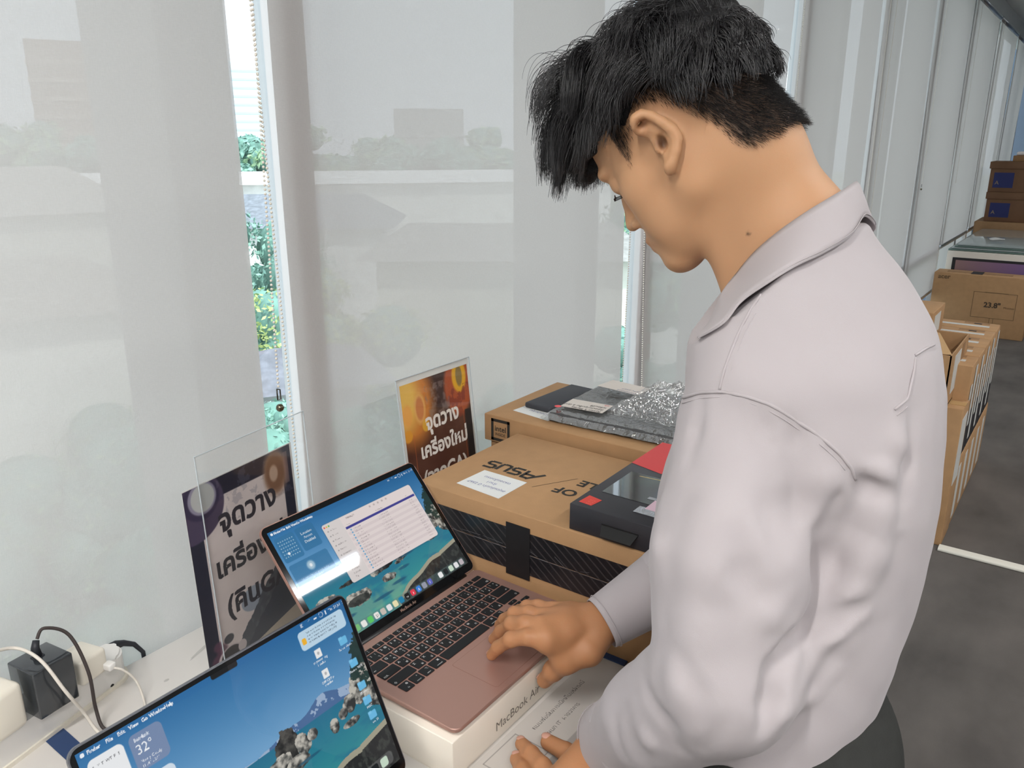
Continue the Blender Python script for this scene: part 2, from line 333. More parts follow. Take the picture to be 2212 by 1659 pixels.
BL = [(-.44, .77, .66), (.845, 1.984, .66), (2.13, 3.215, .60), (3.31, 4.53, .5), (4.62, 5.93, .4), (6.03, 7.35, .31), (7.42, 8.84, .655), (8.92, 10.33, .66), (10.42, 11.8, .66)]
bl_lab = ['pale grey roller blind at the left, beside the open strip of trees', 'wide pale grey roller blind behind the brown-and-orange sign',
 'grey roller blind right behind the person\'s head', 'grey roller blind past the bright slit behind the person\'s nape', 'grey roller blind second after the bright slit',
 'grey roller blind ending low above the blue-grey strip of wall', 'grey roller blind ending above the sheets of glass', 'narrow-looking grey roller blind beside the blue-labelled cartons', 'farthest grey roller blind in the row']
def bead_chain(x, z0, z1, name, label, ytop=WY-.03, loops=1, clip=False, xt=None, vis=True, wob=0):
    b = MB(); sp = .0065
    xt = x if xt is None else xt
    for side in range(loops):
        n = int((z1-z0)/sp)
        for k in range(n+1):
            q = k/n; xx = xt+(x-xt)*(1-q)+(side*.012*(1-q)**.7); zz = z0+(z1-z0)*q
            b.ball((xx+wob*math.sin(q*3.1), ytop-.012*side, zz), .0022, M_bead, 5, 4)
    if clip:
        b.tube([(x-.003, ytop, z0-.004), (x+.003, ytop, z0-.006), (x+.003, ytop, z0-.022), (x-.003, ytop, z0-.022), (x-.003, ytop, z0-.004)], .0012, mat('chain_joiner_dark', (90, 88, 80), .3, 1), 6)
        b.ball((x, ytop, z0-.036), .0065, mat('chain_ball_brass', (120, 112, 95), .25, 1), 10, 8)
    return single(name, b, label, 'blind chain', (x, ytop, z0))
for i, (x0, x1, zb) in enumerate(BL):
    root = thing('roller_blind', bl_lab[i], 'roller blind', ((x0+x1)/2, WY, zb), group='grey roller blinds along the window wall')
    m = MB(); nx, nz = 24, 14
    vv = []; 
    for j in range(nz+1):
        for k in range(nx+1):
            q = k/nx; e = min(q, 1-q)
            vv.append((x0+(x1-x0)*q, WY+.004*math.sin(q*7+i)*math.sin(j*.4)-.004*math.exp(-e*30)*math.sin(j*.5+i), zb+(2.5-zb)*j/nz))
    m.add(vv, [(j*(nx+1)+k, j*(nx+1)+k+1, (j+1)*(nx+1)+k+1, (j+1)*(nx+1)+k) for j in range(nz) for k in range(nx)], M_blind, smooth=True)
    wpart('fabric', m, root)
    m = MB(); m.box(x0, x1, WY-.006, WY+.006, zb-.022, zb+.002, M_alu, .002); wpart('bottom_rail', m, root)
    m = MB(); m.tube([(x0, WY, 2.52), (x1, WY, 2.52)], .022, M_alu, 12); wpart('roller_tube', m, root)
bead_chain(.803, .93, 2.5, 'bead_chain', 'cream bead chain running down the edge of the wide blind', wob=0, xt=.772)
bead_chain(.779, 1.095, 2.5, 'bead_chain', 'cream bead chain with dark joiner and brass ball hanging before the trees', clip=True, xt=.812)
bead_chain(1.945, .80, 2.5, 'bead_chain', 'white bead chain hanging over the strip of trees below the nose', xt=1.99)
bead_chain(2.069, .765, 2.5, 'bead_chain', 'white bead chain on the blind edge behind the chin', xt=1.96)
for k, (x, z0) in enumerate(((3.245, 1.53), (4.57, .5), (4.70, .5), (6.05, 1.2), (7.5, 1.15), (8.95, .8))):
    bead_chain(x, z0, 2.5, 'bead_chain', ['cream bead chain beside the bright slit behind the head', 'left of two bead chains beside the pale window edge above the collar', 'right of two bead chains beside the pale window edge above the collar',
      'bead chain on the third blind past the head', 'bead chain on the fourth blind past the head', 'bead chain near the blue-labelled cartons'][k], clip=(k == 0 or k == 3))

# ceiling lamps
def ceiling_lamp(x, y, label, watts):
    root = thing('ceiling_light', label, 'ceiling light', (x, y, 2.62), group='linear ceiling lights')
    m = MB(); m.box(x-.64, x+.64, y-.045, y+.045, 2.62, 2.70, mat('lamp_housing', (230, 230, 230), .5)); wpart('housing', m, root)
    m = MB(); m.box(x-.61, x+.61, y-.028, y+.028, 2.605, 2.62, mat('lamp_tube_glow', (225, 240, 255), .5, emit=14)); wpart('diffuser', m, root)
    ld = bpy.data.lights.new('lamp_light', 'AREA'); ld.shape = 'RECTANGLE'; ld.size = 1.2; ld.size_y = .05; ld.energy = watts; ld.color = (1.0, .95, .90)
    lo = bpy.data.objects.new('lamp_light', ld); COL.objects.link(lo); lo.parent = root; lo.location = (0, 0, -.03)
for i, (x, y) in enumerate(LAMPS):
    ceiling_lamp(x, y, 'linear ceiling light mirrored as a bright streak in the rose gold laptop screen' if i == 0 else 'linear ceiling light with glowing diffuser, unseen, added to brighten the room', LAMP_W[i])
# ================================================================== table and the things on it
TZ = .74
M_table = mat('table_laminate_white', (214, 210, 205), .35, noise=.03, nscale=6)
root = thing('table', 'long white laminate table against the window blinds', 'table', (.6, .68, 0))
m = MB(); m.box(-.9, 1.78, .31, 1.043, TZ-.028, TZ, M_table, .002); wpart('table_top', m, root)
M_leg = mat('table_leg_grey', (150, 150, 152), .4, .6)
for x in (-.85, 1.73):
    for y in (.36, .99):
        m = MB(); m.box(x-.022, x+.022, y-.022, y+.022, 0, TZ-.028, M_leg, .002); wpart('leg', m, root)
m = MB(); m.box(-.85, 1.73, .98, 1.0, TZ-.09, TZ-.028, M_leg); m.box(-.85, 1.73, .35, .37, TZ-.09, TZ-.028, M_leg); wpart('apron', m, root)
# faint smudges on the top
for (x, y, a, l_) in ((.575, .99, 20, .03), (.60, 1.0, 30, .018), (.50, .965, 5, .004), (.52, .93, 5, .003)):
    m = MB(); M = Matrix.Translation((x, y, TZ+.0003)) @ Matrix.Rotation(R(a), 4, 'Z')
    m.add([(l_*math.cos(q*.5)*(1+.2*math.sin(q*3)), .0025*math.sin(q*.5), 0) for q in range(12)], [tuple(range(12))], mat('smudge_grey', (186, 184, 180), .6), M)
    wpart('smudge', m, root)

# ---- wallpaper of both laptops
def wallpaper(w, h):
    p = Pic(w, h, 1.6); u, v = p.u, p.v
    t = np.clip(v/.47, 0, 1)[..., None]
    p.c = np.array([36, 104, 158])*(1-t)+np.array([112, 163, 205])*t
    p.c = p.c+((u-.35)[..., None]*-18)
    n1 = p.noise(8, 5, 3); n2 = p.noise(30, 20, 5)
    ridge = .455-.05*np.exp(-((u-.78)/.07)**2)-.03*np.exp(-((u-.62)/.1)**2)-.025*np.sin(u*9)-.03*(n1-.5)+.02
    p.mix((v > ridge), (70, 104, 150)); p.mix((v > ridge) & (n2 > .52) & (v < ridge+.05), (178, 196, 218), .75)
    wl = .50
    tt = np.clip((v-wl)/.5, 0, 1)[..., None]; water = np.array([24, 108, 140])*(1-tt)+np.array([70, 158, 150])*tt
    mk = (v > wl).astype(float)[..., None]; p.c = p.c*(1-mk)+water*mk
    n3 = p.noise(5, 16, 9); p.mix((v > .62)*np.clip((n3-.46)*6, 0, 1), (34, 104, 138), .55); p.mix((v > .72)*np.clip((n1-.5)*8, 0, 1)*(u < .6), (140, 176, 140), .5)
    def rock(cx, cy, rx, ry, dark=0, seed=1):
        nn = p.noise(46, 34, seed+20); n5 = p.noise(14, 10, seed+90); d = ((u-cx)/rx)**2+((v-cy)/ry)**2+(nn-.5)*.8+(n5-.5)*1.0
        m_ = d < 1; sh = np.clip((v-cy)/ry*.35+.5+(u-cx)/rx*.2+(nn-.5)*2.6, 0, 1)[..., None]
        c = np.array([188, 184, 174])*(1-sh)+np.array([44, 46, 46])*sh
        if dark: c = c*.42
        p.c = np.where(m_[..., None], c, p.c)
    for k, (x, y, a, b) in enumerate(((.93, .50, .035, .09), (.97, .46, .05, .08), (.88, .54, .03, .05), (1.0, .55, .05, .1), (.84, .57, .022, .03), (.79, .60, .02, .035), (.86, .64, .04, .02))): rock(x, y, a, b, 0, k)
    for (x, y, a, b) in ((.985, .33, .035, .09), (.96, .38, .03, .05), (1.0, .26, .02, .06), (.94, .42, .03, .03), (.975, .47, .03, .05)):
        nn = p.noise(60, 40, int(x*100)); p.mix(((((u-x)/a)**2+((v-y)/b)**2+(nn-.5)*2.4) < .8), (28, 52, 48), .95)
    for k, (x, y, a, b, d) in enumerate(((.60, .53, .045, .09, 1), (.655, .57, .03, .055, 0), (.55, .60, .05, .05, 0), (.50, .64, .06, .04, 1), (.44, .66, .05, .03, 0), (.62, .64, .05, .04, 0), (.70, .56, .022, .03, 0))): rock(x, y, a, b, d, 30+k)
    for k, (x, y, a, b, d) in enumerate(((.26, .77, .085, .055, 0), (.49, .75, .05, .03, 0), (.30, .63, .1, .02, 1), (.10, .66, .06, .025, 0), (.58, .68, .02, .015, 0))): rock(x, y, a, b, d, 50+k)
    p.mix(((u-.26)/.07)**2+((v-.785)/.035)**2 < 1, (44, 48, 46), .8)
    for (x, y, a, b) in ((.40, .86, .07, .012), (.53, .82, .05, .012), (.60, .74, .04, .012), (.15, .86, .06, .015), (.66, .66, .05, .008)): p.ell(x, y, a, b, (32, 84, 112), .8, .4)
    # large dark rock with a pale rim, lower right
    edge = .80+.0*u+.75*np.clip(.86-u, 0, 1)**1.6+.03*np.sin(u*30)*.3-.02*(n1-.5); edge = np.where(u > .86, .80-.25*(u-.86), edge)
    nn = p.noise(70, 30, 77); p.mix((v > edge-.02) & (u > .46), (160, 156, 136)); p.mix((v > edge+.012) & (u > .47), (40, 42, 42)); p.mix((v > edge+.012)*(u > .47)*np.clip((nn-.5)*6, 0, 1), (66, 70, 66), .8)
    return p

M_disp = mat_attr('display_glow', emit=SCREEN_GLOW, rough=.025, spec=.5, base=False)
M_rose = mat('rose_gold_aluminium', (182, 144, 132), .42, .5, bump=.05, bscale=900)
M_silver = mat('midnight_aluminium', (120, 122, 128), .35, .8)
M_bez = mat('black_bezel_glass', (12, 13, 15), .08)
M_hinge = mat('hinge_black', (30, 30, 32), .4)
M_key = mat('key_black', (34, 36, 38), .5, spec=.3)
M_leg_w = mat('key_legend_white', (215, 215, 215), .6)
M_groove = mat('groove_dark_rose', (140, 98, 86), .5)

def laptop(name, label, o, rz, wd, base_d, lid_len, lid_deg, body, pic, margins, silver=False):
    """o = rear left corner at hinge, world, top surface height"""
    root = thing(name, label, 'laptop', o, rz)
    m = MB(); pts = rrect(0, wd, -base_d, 0, .011, 8)
    # wedge body: top plane slightly falling to the front, bottom rising
    th0, th1 = (.0155, .009) if not silver else (.011, .010)
    n = len(pts); top = [(p[0], p[1], .004*p[1]/base_d*(0 if silver else 1)) for p in pts]
    lv = [(.0, 0), (.0012, .0009), (.004, .0015), (.8, .001), (1.0, -.002)]
    vs_ = []; fs = []
    for (q, ex) in [(0, -.0012), (.06, 0), (.55, 0), (1, -.006)]:
        for p, tp in zip(pts, top):
            cx, cy = wd/2, -base_d/2; dx, dy = p[0]-cx, p[1]-cy; l_ = math.hypot(dx, dy); f = 1+ex/l_
            th = th0+(th1-th0)*(-p[1]/base_d); vs_.append((cx+dx*f, cy+dy*f, tp[2]-th*q))
    for k in range(3): fs += [(k*n+i, (k+1)*n+i, (k+1)*n+(i+1) % n, k*n+(i+1) % n) for i in range(n)]
    m.add(vs_, fs, body, smooth=True); m.add(vs_[:n], [tuple(range(n))[::1]], body); m.add(vs_[3*n:], [tuple(range(n))[::-1]], body)
    base = part('base', m, root)
    sl = .004/base_d*(0 if silver else 1)
    BM = Matrix(((1, 0, 0, 0), (0, 1, 0, 0), (0, sl, 1, 0.0), (0, 0, 0, 1)))
    # keyboard
    u = (wd-.0311)/14.5; k0 = .0155; gap = .0026; y = -.0155
    kb = MB(); lg = MB()
    th_keys = {1: '_ๅ/-ภถุึคตจขช', 2: 'ๆไำพะัีรนยบลฃ', 3: 'ฟหกดเ้่าสวง', 4: 'ผปแอิืทมใฝ'}
    en = {1: '`1234567890-=', 2: 'QWERTYUIOP[]\\', 3: "ASDFGHJKL;'", 4: 'ZXCVBNM,./'}
    rows = [(.56, [14.5/14]*14), (1, [1]*13+[1.5]), (1, [1.5]+[1]*13), (1, [1.75]+[1]*11+[1.75]), (1, [2.25]+[1]*10+[2.25])]
    def key(x0, x1, y0, y1):
        kb.prism(rrect(x0+gap/2, x1-gap/2, y1+gap/2, y0-gap/2, .0016, 3), .0002, .0010, M_key, BM, bev=.0002)
        kb.prism(rrect(x0+gap/2-.0005, x1-gap/2+.0005, y1+gap/2-.0005, y0-gap/2+.0005, .002, 3), -.0002, .00015, M_groove, BM)
    for ri, (hh, ws) in enumerate(rows):
        x = k0; H_ = u*hh*.985
        for ci, wk in enumerate(ws):
            key(x, x+wk*u, y, y-H_)
            zt = Matrix.Translation((0, 0, .00115))
            if ri == 0 and ci < 13: lg.text('F%d' % ci if ci else 'esc', .0022, M_leg_w, BM @ Matrix.Translation((x+wk*u*.5, y-H_*.78, .00115)), align='CENTER', bold=.01); lg.text('☀✧▤⌕◐☾◁▷▶◀▮▮▮▮'[ci], .003, M_leg_w, BM @ Matrix.Translation((x+wk*u*.5, y-H_*.5, .00115)), align='CENTER')
            off = {1: 0, 2: 1, 3: 1, 4: 1}.get(ri, 0)
            if ri in en:
                j = ci-off
                if 0 <= j < len(en[ri]):
                    lg.text(en[ri][j], .0052, M_leg_w, BM @ Matrix.Translation((x+u*.27, y-H_*.42, .00115)), align='CENTER', bold=.02)
                    lg.text(th_keys[ri][j], .0052, M_leg_w, BM @ Matrix.Translation((x+u*.68, y-H_*.82, .00115)), align='CENTER', bold=.02)
                    if ri == 1: lg.text('~!@#$%^&*()_+'[j], .0045, M_leg_w, BM @ Matrix.Translation((x+u*.66, y-H_*.40, .00115)), align='CENTER', bold=.02)
                    if ri == 2 or ri == 3: lg.text('ฎฑธํ๊ณฯญฐ,ฤฆฏโฌ็๋ษศซ'[(j+ri*3) % 20], .004, M_leg_w, BM @ Matrix.Translation((x+u*.68, y-H_*.42, .00115)), align='CENTER', bold=.02)
            for (rr, cc, tx) in ((1, 13, '⌫'), (2, 0, '⇥'), (3, 0, 'ก/A'), (3, 12, '⏎'), (4, 0, '⇧'), (4, 11, '⇧')):
                if rr == ri and cc == ci: lg.text(tx, .0048, M_leg_w, BM @ Matrix.Translation((x+(.15 if ci == 0 else wk-.5)*u, y-H_*.82, .00115)), bold=.01)
            x += wk*u
        y -= H_
    x = k0; H_ = u*.985
    for wk, tx in ((1, 'fn'), (1, 'control'), (1, 'option'), (1.25, 'command'), (5, ''), (1.25, 'command'), (1, 'option')):
        key(x, x+wk*u, y, y-H_)
        if tx: lg.text(tx, .0026 if tx != 'fn' else .0035, M_leg_w, BM @ Matrix.Translation((x+wk*u*.5, y-H_*.80, .00115)), align='CENTER', bold=.01)
        if tx: lg.text({'fn': '◍', 'control': '^', 'option': '⌥', 'command': '⌘'}[tx], .0045, M_leg_w, BM @ Matrix.Translation((x+wk*u*.7, y-H_*.42, .00115)), align='CENTER', bold=.01)
        x += wk*u
    for (a, b0, b1, tx) in ((0, .5, 1, '◂'), (1, 0, .5, '▴'), (1, .5, 1, '▾'), (2, .5, 1, '▸')):
        key(x+a*u, x+(a+1)*u, y-H_*b0, y-H_*b1); lg.text(tx, .004, M_leg_w, BM @ Matrix.Translation((x+(a+.5)*u, y-H_*(b0+.33), .00115)), align='CENTER')
    yb = y-H_
    kbo = part('keyboard', kb, base); part('key_legends', lg, kbo, 'white Latin and Thai key legends')
    m = MB(); tw, ty0, ty1 = (.1215, yb-.009, -base_d+.009); cx = wd/2+.004*0
    m.prism(rrect(cx-tw/2, cx+tw/2, ty1, ty0, .004, 4), -.0002, .00012, M_groove, BM)
    m.prism(rrect(cx-tw/2+.0004, cx+tw/2-.0004, ty1+.0004, ty0-.0004, .0038, 4), -.0002, .0002, body, BM); part('trackpad', m, base)
    # lid
    t_ = R(lid_deg); LM = Matrix(((1, 0, 0, 0), (0, math.cos(t_), math.sin(t_), 0), (0, math.sin(t_), -math.cos(t_), 0), (0, 0, 0, 1)))
    # local lid frame: x right, y up the lid, z towards the viewer is negative of third column -> mirrored, handle with proper frame
    LM = frame((0, 0, 0), (1, 0, 0), (0, math.cos(t_), math.sin(t_)))
    m = MB(); m.prism(rrect(0, wd, .001, lid_len, .0105, 8), -.0042, 0, body, LM, bev=.0008, smooth=False); lid = part('lid', m, root)
    m = MB(); m.prism(rrect(.0013, wd-.0013, .0025, lid_len-.0013, .0095, 8), 0, .0006, M_bez, LM); bz = part('bezel', m, lid)
    m = MB(); m.tube([(wd*.09, 0, -.0015), (wd*.91, 0, -.0015)], .0042, M_hinge, 12); part('hinge', m, root)
    mx_, mt_, ww, hh = margins
    pic.object('display', LM @ Matrix.Translation((mx_, lid_len-mt_, .0009)), ww, hh, M_disp, lid)
    return root, LM, lid, bz

# laptop on the white carton (rose gold)
p1 = wallpaper(520, 325)
W_ = (235, 222, 220)
p1.rect(.012, .065, .125, .275, (48, 112, 156), .75, r=.02); p1.rect(.135, .06, .245, .255, (44, 108, 152), .7, r=.02); p1.rect(.012, .30, .245, .50, (44, 108, 152), .65, r=.02)
for r_ in range(6):
    for c_ in range(7): p1.rect(.024+.0135*c_, .10+.026*r_, .030+.0135*c_, .108+.026*r_, (190, 214, 230), .8)
p1.ell(.052, .212, .007, .011, (235, 240, 244)); p1.ell(.125, .365, .022, .036, (190, 212, 224), .8, .5); p1.ell(.125, .365, .008, .014, (240, 244, 246), .9, .5)
for k, t_ in enumerate(('Location', 'Access', 'Disabled')): p1.stamp(t_, .19, .125+.035*k, .03, (225, 235, 240), 'CENTER')
p1.stamp('No reminders or events today', .125, .44, .022, (150, 190, 214), 'CENTER'); p1.stamp('in your calendar', .125, .465, .02, (150, 190, 214), 'CENTER')
p1.rect(0, 0, 1, .04, (36, 96, 146), .35)
for t_, x in (('●', .012), ('Finder', .032), ('File', .075), ('Edit', .105), ('View', .135), ('Go', .165), ('Window', .19), ('Help', .235)): p1.stamp(t_, x, .032, .026, (240, 244, 248), bold=.03)
for t_, x in (('▣', .80), ('◠', .83), ('▬', .855), ('◯', .88), ('▮', .905), ('Sat 21 Jul 17:01', .925)): p1.stamp(t_, x, .030, .024, (225, 232, 240))
p1.rect(.275, .125, .925, .66, (20, 60, 90), .25, r=.03); p1.rect(.28, .13, .92, .65, (226, 214, 212), 1, r=.022)
p1.rect(.28, .13, .40, .65, (214, 208, 206), .8, r=.022)
for k, c_ in enumerate(((224, 96, 84), (232, 188, 70), (98, 180, 84))): p1.ell(.293+.014*k, .155, .005, .008, c_)
p1.stamp('Notes_IT', .435, .165, .024, (110, 100, 100), bold=.02)
for k in range(5): p1.rect(.60+.03*k, .148, .612+.03*k, .164, (150, 140, 138), .5, r=.004)
p1.stamp('Name', .42, .215, .016, (120, 112, 112)); p1.stamp('Date Modified', .62, .215, .016, (130, 122, 120)); p1.stamp('Size', .85, .215, .016, (130, 122, 120))
p1.rect(.405, .225, .915, .245, (62, 62, 140))
for k in range(15):
    y = .262+.0255*k
    if k % 2: p1.rect(.405, y-.012, .915, y+.012, (216, 203, 203), .9)
    p1.rect(.425, y-.006, .433, y+.006, (84, 160, 205)); p1.stamp(('%d_Document_%02d' % (k+12, k*7 % 31))[:10+k % 5], .44, y+.007, .016, (150, 138, 140)); p1.stamp('%d Jul 2567 at %02d:%02d' % (k+3, 9+k % 8, k*13 % 60), .62, y+.007, .016, (168, 156, 158)); p1.stamp('%d KB' % (k*37 % 900+20), .86, y+.007, .016, (168, 156, 158))
for k, t_ in enumerate(('AirDrop', 'Recents', 'Favourites', 'Applications', 'Desktop', 'Documents', 'Downloads', 'Pictures')): p1.stamp(t_, .315, .20+.043*k, .018, (130, 124, 124)); p1.rect(.298, .19+.043*k, .306, .20+.043*k, (130, 130, 132), .7)
for k, t_ in enumerate(('Macintosh', 'Network', 'Tags')): p1.stamp(t_, .315, .56+.03*k, .018, (130, 124, 124))
p1.rect(.02, .925, .985, .995, (90, 120, 120), .42, r=.022)
dock = [(110, 180, 240), (80, 190, 100), (90, 150, 220), (120, 190, 120), (235, 235, 230), (90, 200, 100), (235, 232, 228), (200, 190, 180), (232, 232, 232), (236, 226, 180), (30, 130, 170), (24, 24, 26), (226, 60, 80), (60, 130, 220), (150, 154, 170), (90, 100, 190), (60, 70, 90), (238, 238, 238), (30, 34, 36), (200, 220, 200), (230, 230, 232), (190, 180, 186)]
for k, c_ in enumerate(dock):
    if k in (16,): continue
    x = .03+.0435*k; p1.rect(x, .935, x+.032, .985, c_, 1, r=.013)
for k, t_, c_ in ((6, '21', (60, 60, 60)), (11, 'tv', (230, 230, 230)), (12, '♪', (255, 240, 240)), (13, 'A', (240, 245, 250)), (15, 'f', (240, 240, 250))): p1.stamp(t_, .03+.0435*k+.016, .975, .032, c_, 'CENTER')
lap1, LM1, lid1, bz1 = laptop('laptop', 'rose gold laptop with open file window, on a white carton under the right hand', (.5975, .7245, .813), 0, .3041, .2115, .2025, 49.3, M_rose, p1, (.0088, .0095, .2865, .179))
m = MB(); m.text('MacBook Air', .0062, mat('bezel_lettering', (170, 140, 125), .5), LM1 @ Matrix.Translation((.152, .0062, .0008)), align='CENTER', bold=.005); part('bezel_lettering', m, bz1)

# laptop in the foreground
p2 = wallpaper(600, 388)
p2.rect(0, 0, 1, .034, (30, 100, 160), .3); p2.rect(.435, -.03, .535, .026, (12, 13, 15), 1, r=.012)
for t_, x in (('●', .010), ('Finder', .03), ('File', .085), ('Edit', .12), ('View', .155), ('Go', .195), ('Window', .22), ('Help', .27)): p2.stamp(t_, x, .027, .024, (236, 242, 248), bold=.03)
for t_, x in (('▣', .80), ('◠', .835), ('▬', .86), ('◯', .885), ('▮', .91), ('Thu 21 Jul 17:01', .93)): p2.stamp(t_, x, .026, .022, (225, 234, 242))
p2.rect(.775, .045, .985, .15, (196, 220, 236), .95, r=.022); p2.rect(.785, .085, .803, .12, (240, 180, 50), 1, r=.008)
for k in range(4): p2.stamp('See what is new in macOS today, tap'[k*2:k*2+30], .812, .072+.018*k, .017, (70, 84, 100))
for x, y, t_ in ((.945, .215, 'Screenshots'), (.955, .36, 'Photos 2025'), (.955, .50, 'IT docs'), (.955, .59, 'MAC'), (.955, .68, 'new 21')):
    p2.rect(x-.018, y-.022, x+.018, y+.022, (106, 184, 226), 1, r=.008); p2.rect(x-.018, y-.026, x-.002, y-.01, (124, 196, 234), 1, r=.004); p2.stamp(t_, x, y+.045, .02, (235, 240, 244), 'CENTER')
for x, y, t_ in ((.83, .20, 'PCMARK pkg'), (.83, .32, 'OFFICE Pkg')):
    p2.rect(x-.014, y-.024, x+.014, y+.024, (236, 236, 236), 1, r=.004); p2.ell(x, y, .005, .009, (180, 180, 180)); p2.stamp(t_, x, y+.045, .018, (235, 240, 244), 'CENTER'); p2.stamp('installer', x, y+.064, .018, (235, 240, 244), 'CENTER')
p2.rect(.018, .055, .125, .235, (236, 238, 240), 1, r=.03); p2.rect(.14, .055, .245, .225, (120, 138, 172), .95, r=.03)
p2.stamp('Bangkok', .155, .09, .022, (225, 230, 240), bold=.02); p2.stamp('32°', .152, .15, .062, (240, 243, 248)); p2.stamp('Mostly Cloudy', .155, .19, .018, (230, 234, 242)); p2.stamp('H:34° L:27°', .155, .212, .018, (230, 234, 242))
p2.rect(.03, .26, .24, .40, (224, 232, 240), .9, r=.03)
for k in range(7): p2.stamp('SMTWTFS'[k], .03+.0125*k, .10, .02, (90, 90, 96))
p2.rect(.10, .915, .975, .985, (110, 110, 110), .6, r=.025); 
for k in range(18): p2.rect(.115+.047*k, .925, .15+.047*k, .978, dock[k+2], 1, r=.014)
laptop('laptop', 'dark-rimmed laptop with notched screen showing blue lake wallpaper, nearest the camera', (.226, .5262, .798), 0, .3041, .215, .2125, 65.27, M_silver, p2, (.006, .0055, .292, .1898), silver=True)
single('laptop_riser_carton', MB().box(.236, .52, .315, .52, TZ, .7868, mat('carton_white', (222, 216, 206), .5), .002), 'flat white carton propping up the foreground laptop', 'box', (.378, .42, TZ))

# white carton under the rose gold laptop
root = thing('laptop_carton', 'white laptop carton lettered on its front, under the rose gold laptop', 'box', (.75, .62, TZ))
Mw = mat('carton_cream_white', (242, 234, 220), .45, noise=.02, nscale=9)
m = MB(); m.box(.5905, .929, .5135, .742, TZ+.004, .7975, Mw, .0015); wpart('lid', m, root)
m = MB(); m.box(.593, .926, .516, .739, TZ, TZ+.004, Mw); wpart('tray', m, root)
m = MB(); m.text('MacBook Air', .0185, mat('carton_lettering_grey', (128, 120, 110), .5), frame((.674, .5131, .7565), (1, 0, 0), (0, 0, 1)), bold=.0); wpart('carton_lettering', m, root)

# form on the table
fp = Pic(330, 240, 1.41, (200, 196, 190)); 
def formpic():
    p = fp; g = (120, 116, 112)
    p.rect(.05, .04, .27, .30, (200, 196, 190)); 
    for a in ((.05, .04, .27, .04), (.05, .30, .27, .30), (.05, .04, .05, .30), (.27, .04, .27, .30)): p.line(*a, .002, (110, 106, 104))
    p.rect(.03, .34, .97, .40, (168, 164, 160))
    for k in range(17): y = .34+.06+.034*k; p.line(.03, y, .97, y, .0018, g)
    for x in (.03, .10, .34, .60, .84, .97): p.line(x, .34, x, .95, .0016, g)
    p.stamp('แบบฟอร์มการเบิกคืนอุปกรณ์', .34, .12, .05, (110, 106, 104)); p.stamp('แผนก IT  ฝ่ายอาคาร', .34, .22, .045, (110, 106, 104)); p.stamp('รายการ', .13, .385, .035, (80, 78, 76)); p.stamp('จำนวน', .62, .385, .035, (80, 78, 76))
formpic()
root = thing('printed_form', 'printed form with a ruled table, on the table under the lower hand', 'paper', (.75, .45, TZ))
M_paper = mat_attr('paper_print', rough=.75, spec=.3)
FM = frame((.62, .511, TZ+.0016), (.9995, -.02, 0), (.02, .9995, 0))
m = MB(); m.box(-.001, .30, -.2, .0, -.0009, -.0002, mat('paper_white', (214, 210, 204), .8), M=FM); wpart('sheet', m, root)
fp.object('printing', FM, .298, .198, M_paper, root, root.location)

# big brown carton with striped black band
M_card = mat('cardboard', (176, 138, 98), .8, noise=.05, nscale=30, bump=.15, bscale=500)
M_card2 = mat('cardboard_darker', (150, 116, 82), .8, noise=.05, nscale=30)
M_ink = mat('ink_black', (48, 46, 42), .7)
CX0, CX1, CY0, CY1, CZ = .915, 1.203, .37, .858, .925
root = thing('laptop_carton', 'brown cardboard laptop carton with striped black side band and upside-down lettering', 'box', ((CX0+CX1)/2, (CY0+CY1)/2, TZ))
m = MB(); m.box(CX0, CX1, CY0, CY1, .861, CZ, M_card, .0018); wpart('lid', m, root)
m = MB(); m.box(CX0+.001, CX1-.001, CY0+.001, CY1-.001, TZ, .860, M_card, .0012); wpart('tray', m, root)
stripe = bpy.data.materials.new('striped_band_print'); stripe.use_nodes = True; t = stripe.node_tree; b = t.nodes['Principled BSDF']; b.inputs['Roughness'].default_value = .3
tc = t.nodes.new('ShaderNodeTexCoord'); mp = t.nodes.new('ShaderNodeMapping'); wv = t.nodes.new('ShaderNodeTexWave'); wv.bands_direction = 'Y'; wv.inputs['Scale'].default_value = 28; wv.inputs['Distortion'].default_value = .6; mp.inputs['Rotation'].default_value = (R(52), 0, 0)
rp = t.nodes.new('ShaderNodeValToRGB'); rp.color_ramp.elements[0].color = (*L((24, 24, 28)), 1); rp.color_ramp.elements[1].color = (*L((58, 55, 56)), 1); rp.color_ramp.elements[0].position = .82; rp.color_ramp.elements[1].position = .97
t.links.new(tc.outputs['Object'], mp.inputs[0]); t.links.new(mp.outputs[0], wv.inputs['Vector']); t.links.new(wv.outputs['Fac'], rp.inputs[0]); t.links.new(rp.outputs[0], b.inputs['Base Color'])
m = MB(); m.box(CX0-.0006, CX0+.001, CY0+.002, CY1-.002, .8615, .897, stripe); m.box(CX0-.0004, CX0+.002, CY0+.002, CY1-.002, .826, .8595, stripe); wpart('side_band', m, root, 'black side band with slanting stripes')
m = MB(); M_film = mat('film_crease', (120, 120, 124), .25)
rnd = random.Random(4)
for seg in range(26):
    y = CY1-.03-seg*.018; z = .8605+rnd.uniform(-.0006, .0006); m.tube([(CX0-.001, y, z), (CX0-.001, y-.0175, .8605+rnd.uniform(-.001, .001))], rnd.uniform(.0002, .0005), M_film, 5)
for seg in range(9):
    y = CY1-.05-seg*.045; m.tube([(CX0-.0008, y, .866+rnd.uniform(-.003, .008)), (CX0-.0008, y-rnd.uniform(.01, .04), .863+rnd.uniform(-.003, .006))], .0002, M_film, 4)
wpart('film_crease', m, root)
m = MB(); m.box(CX0-.0016, CX0-.0008, .628, .673, .817, .906, mat('seal_tape_black', (26, 25, 27), .45)); wpart('seal_tape', m, root, 'square black seal tape')
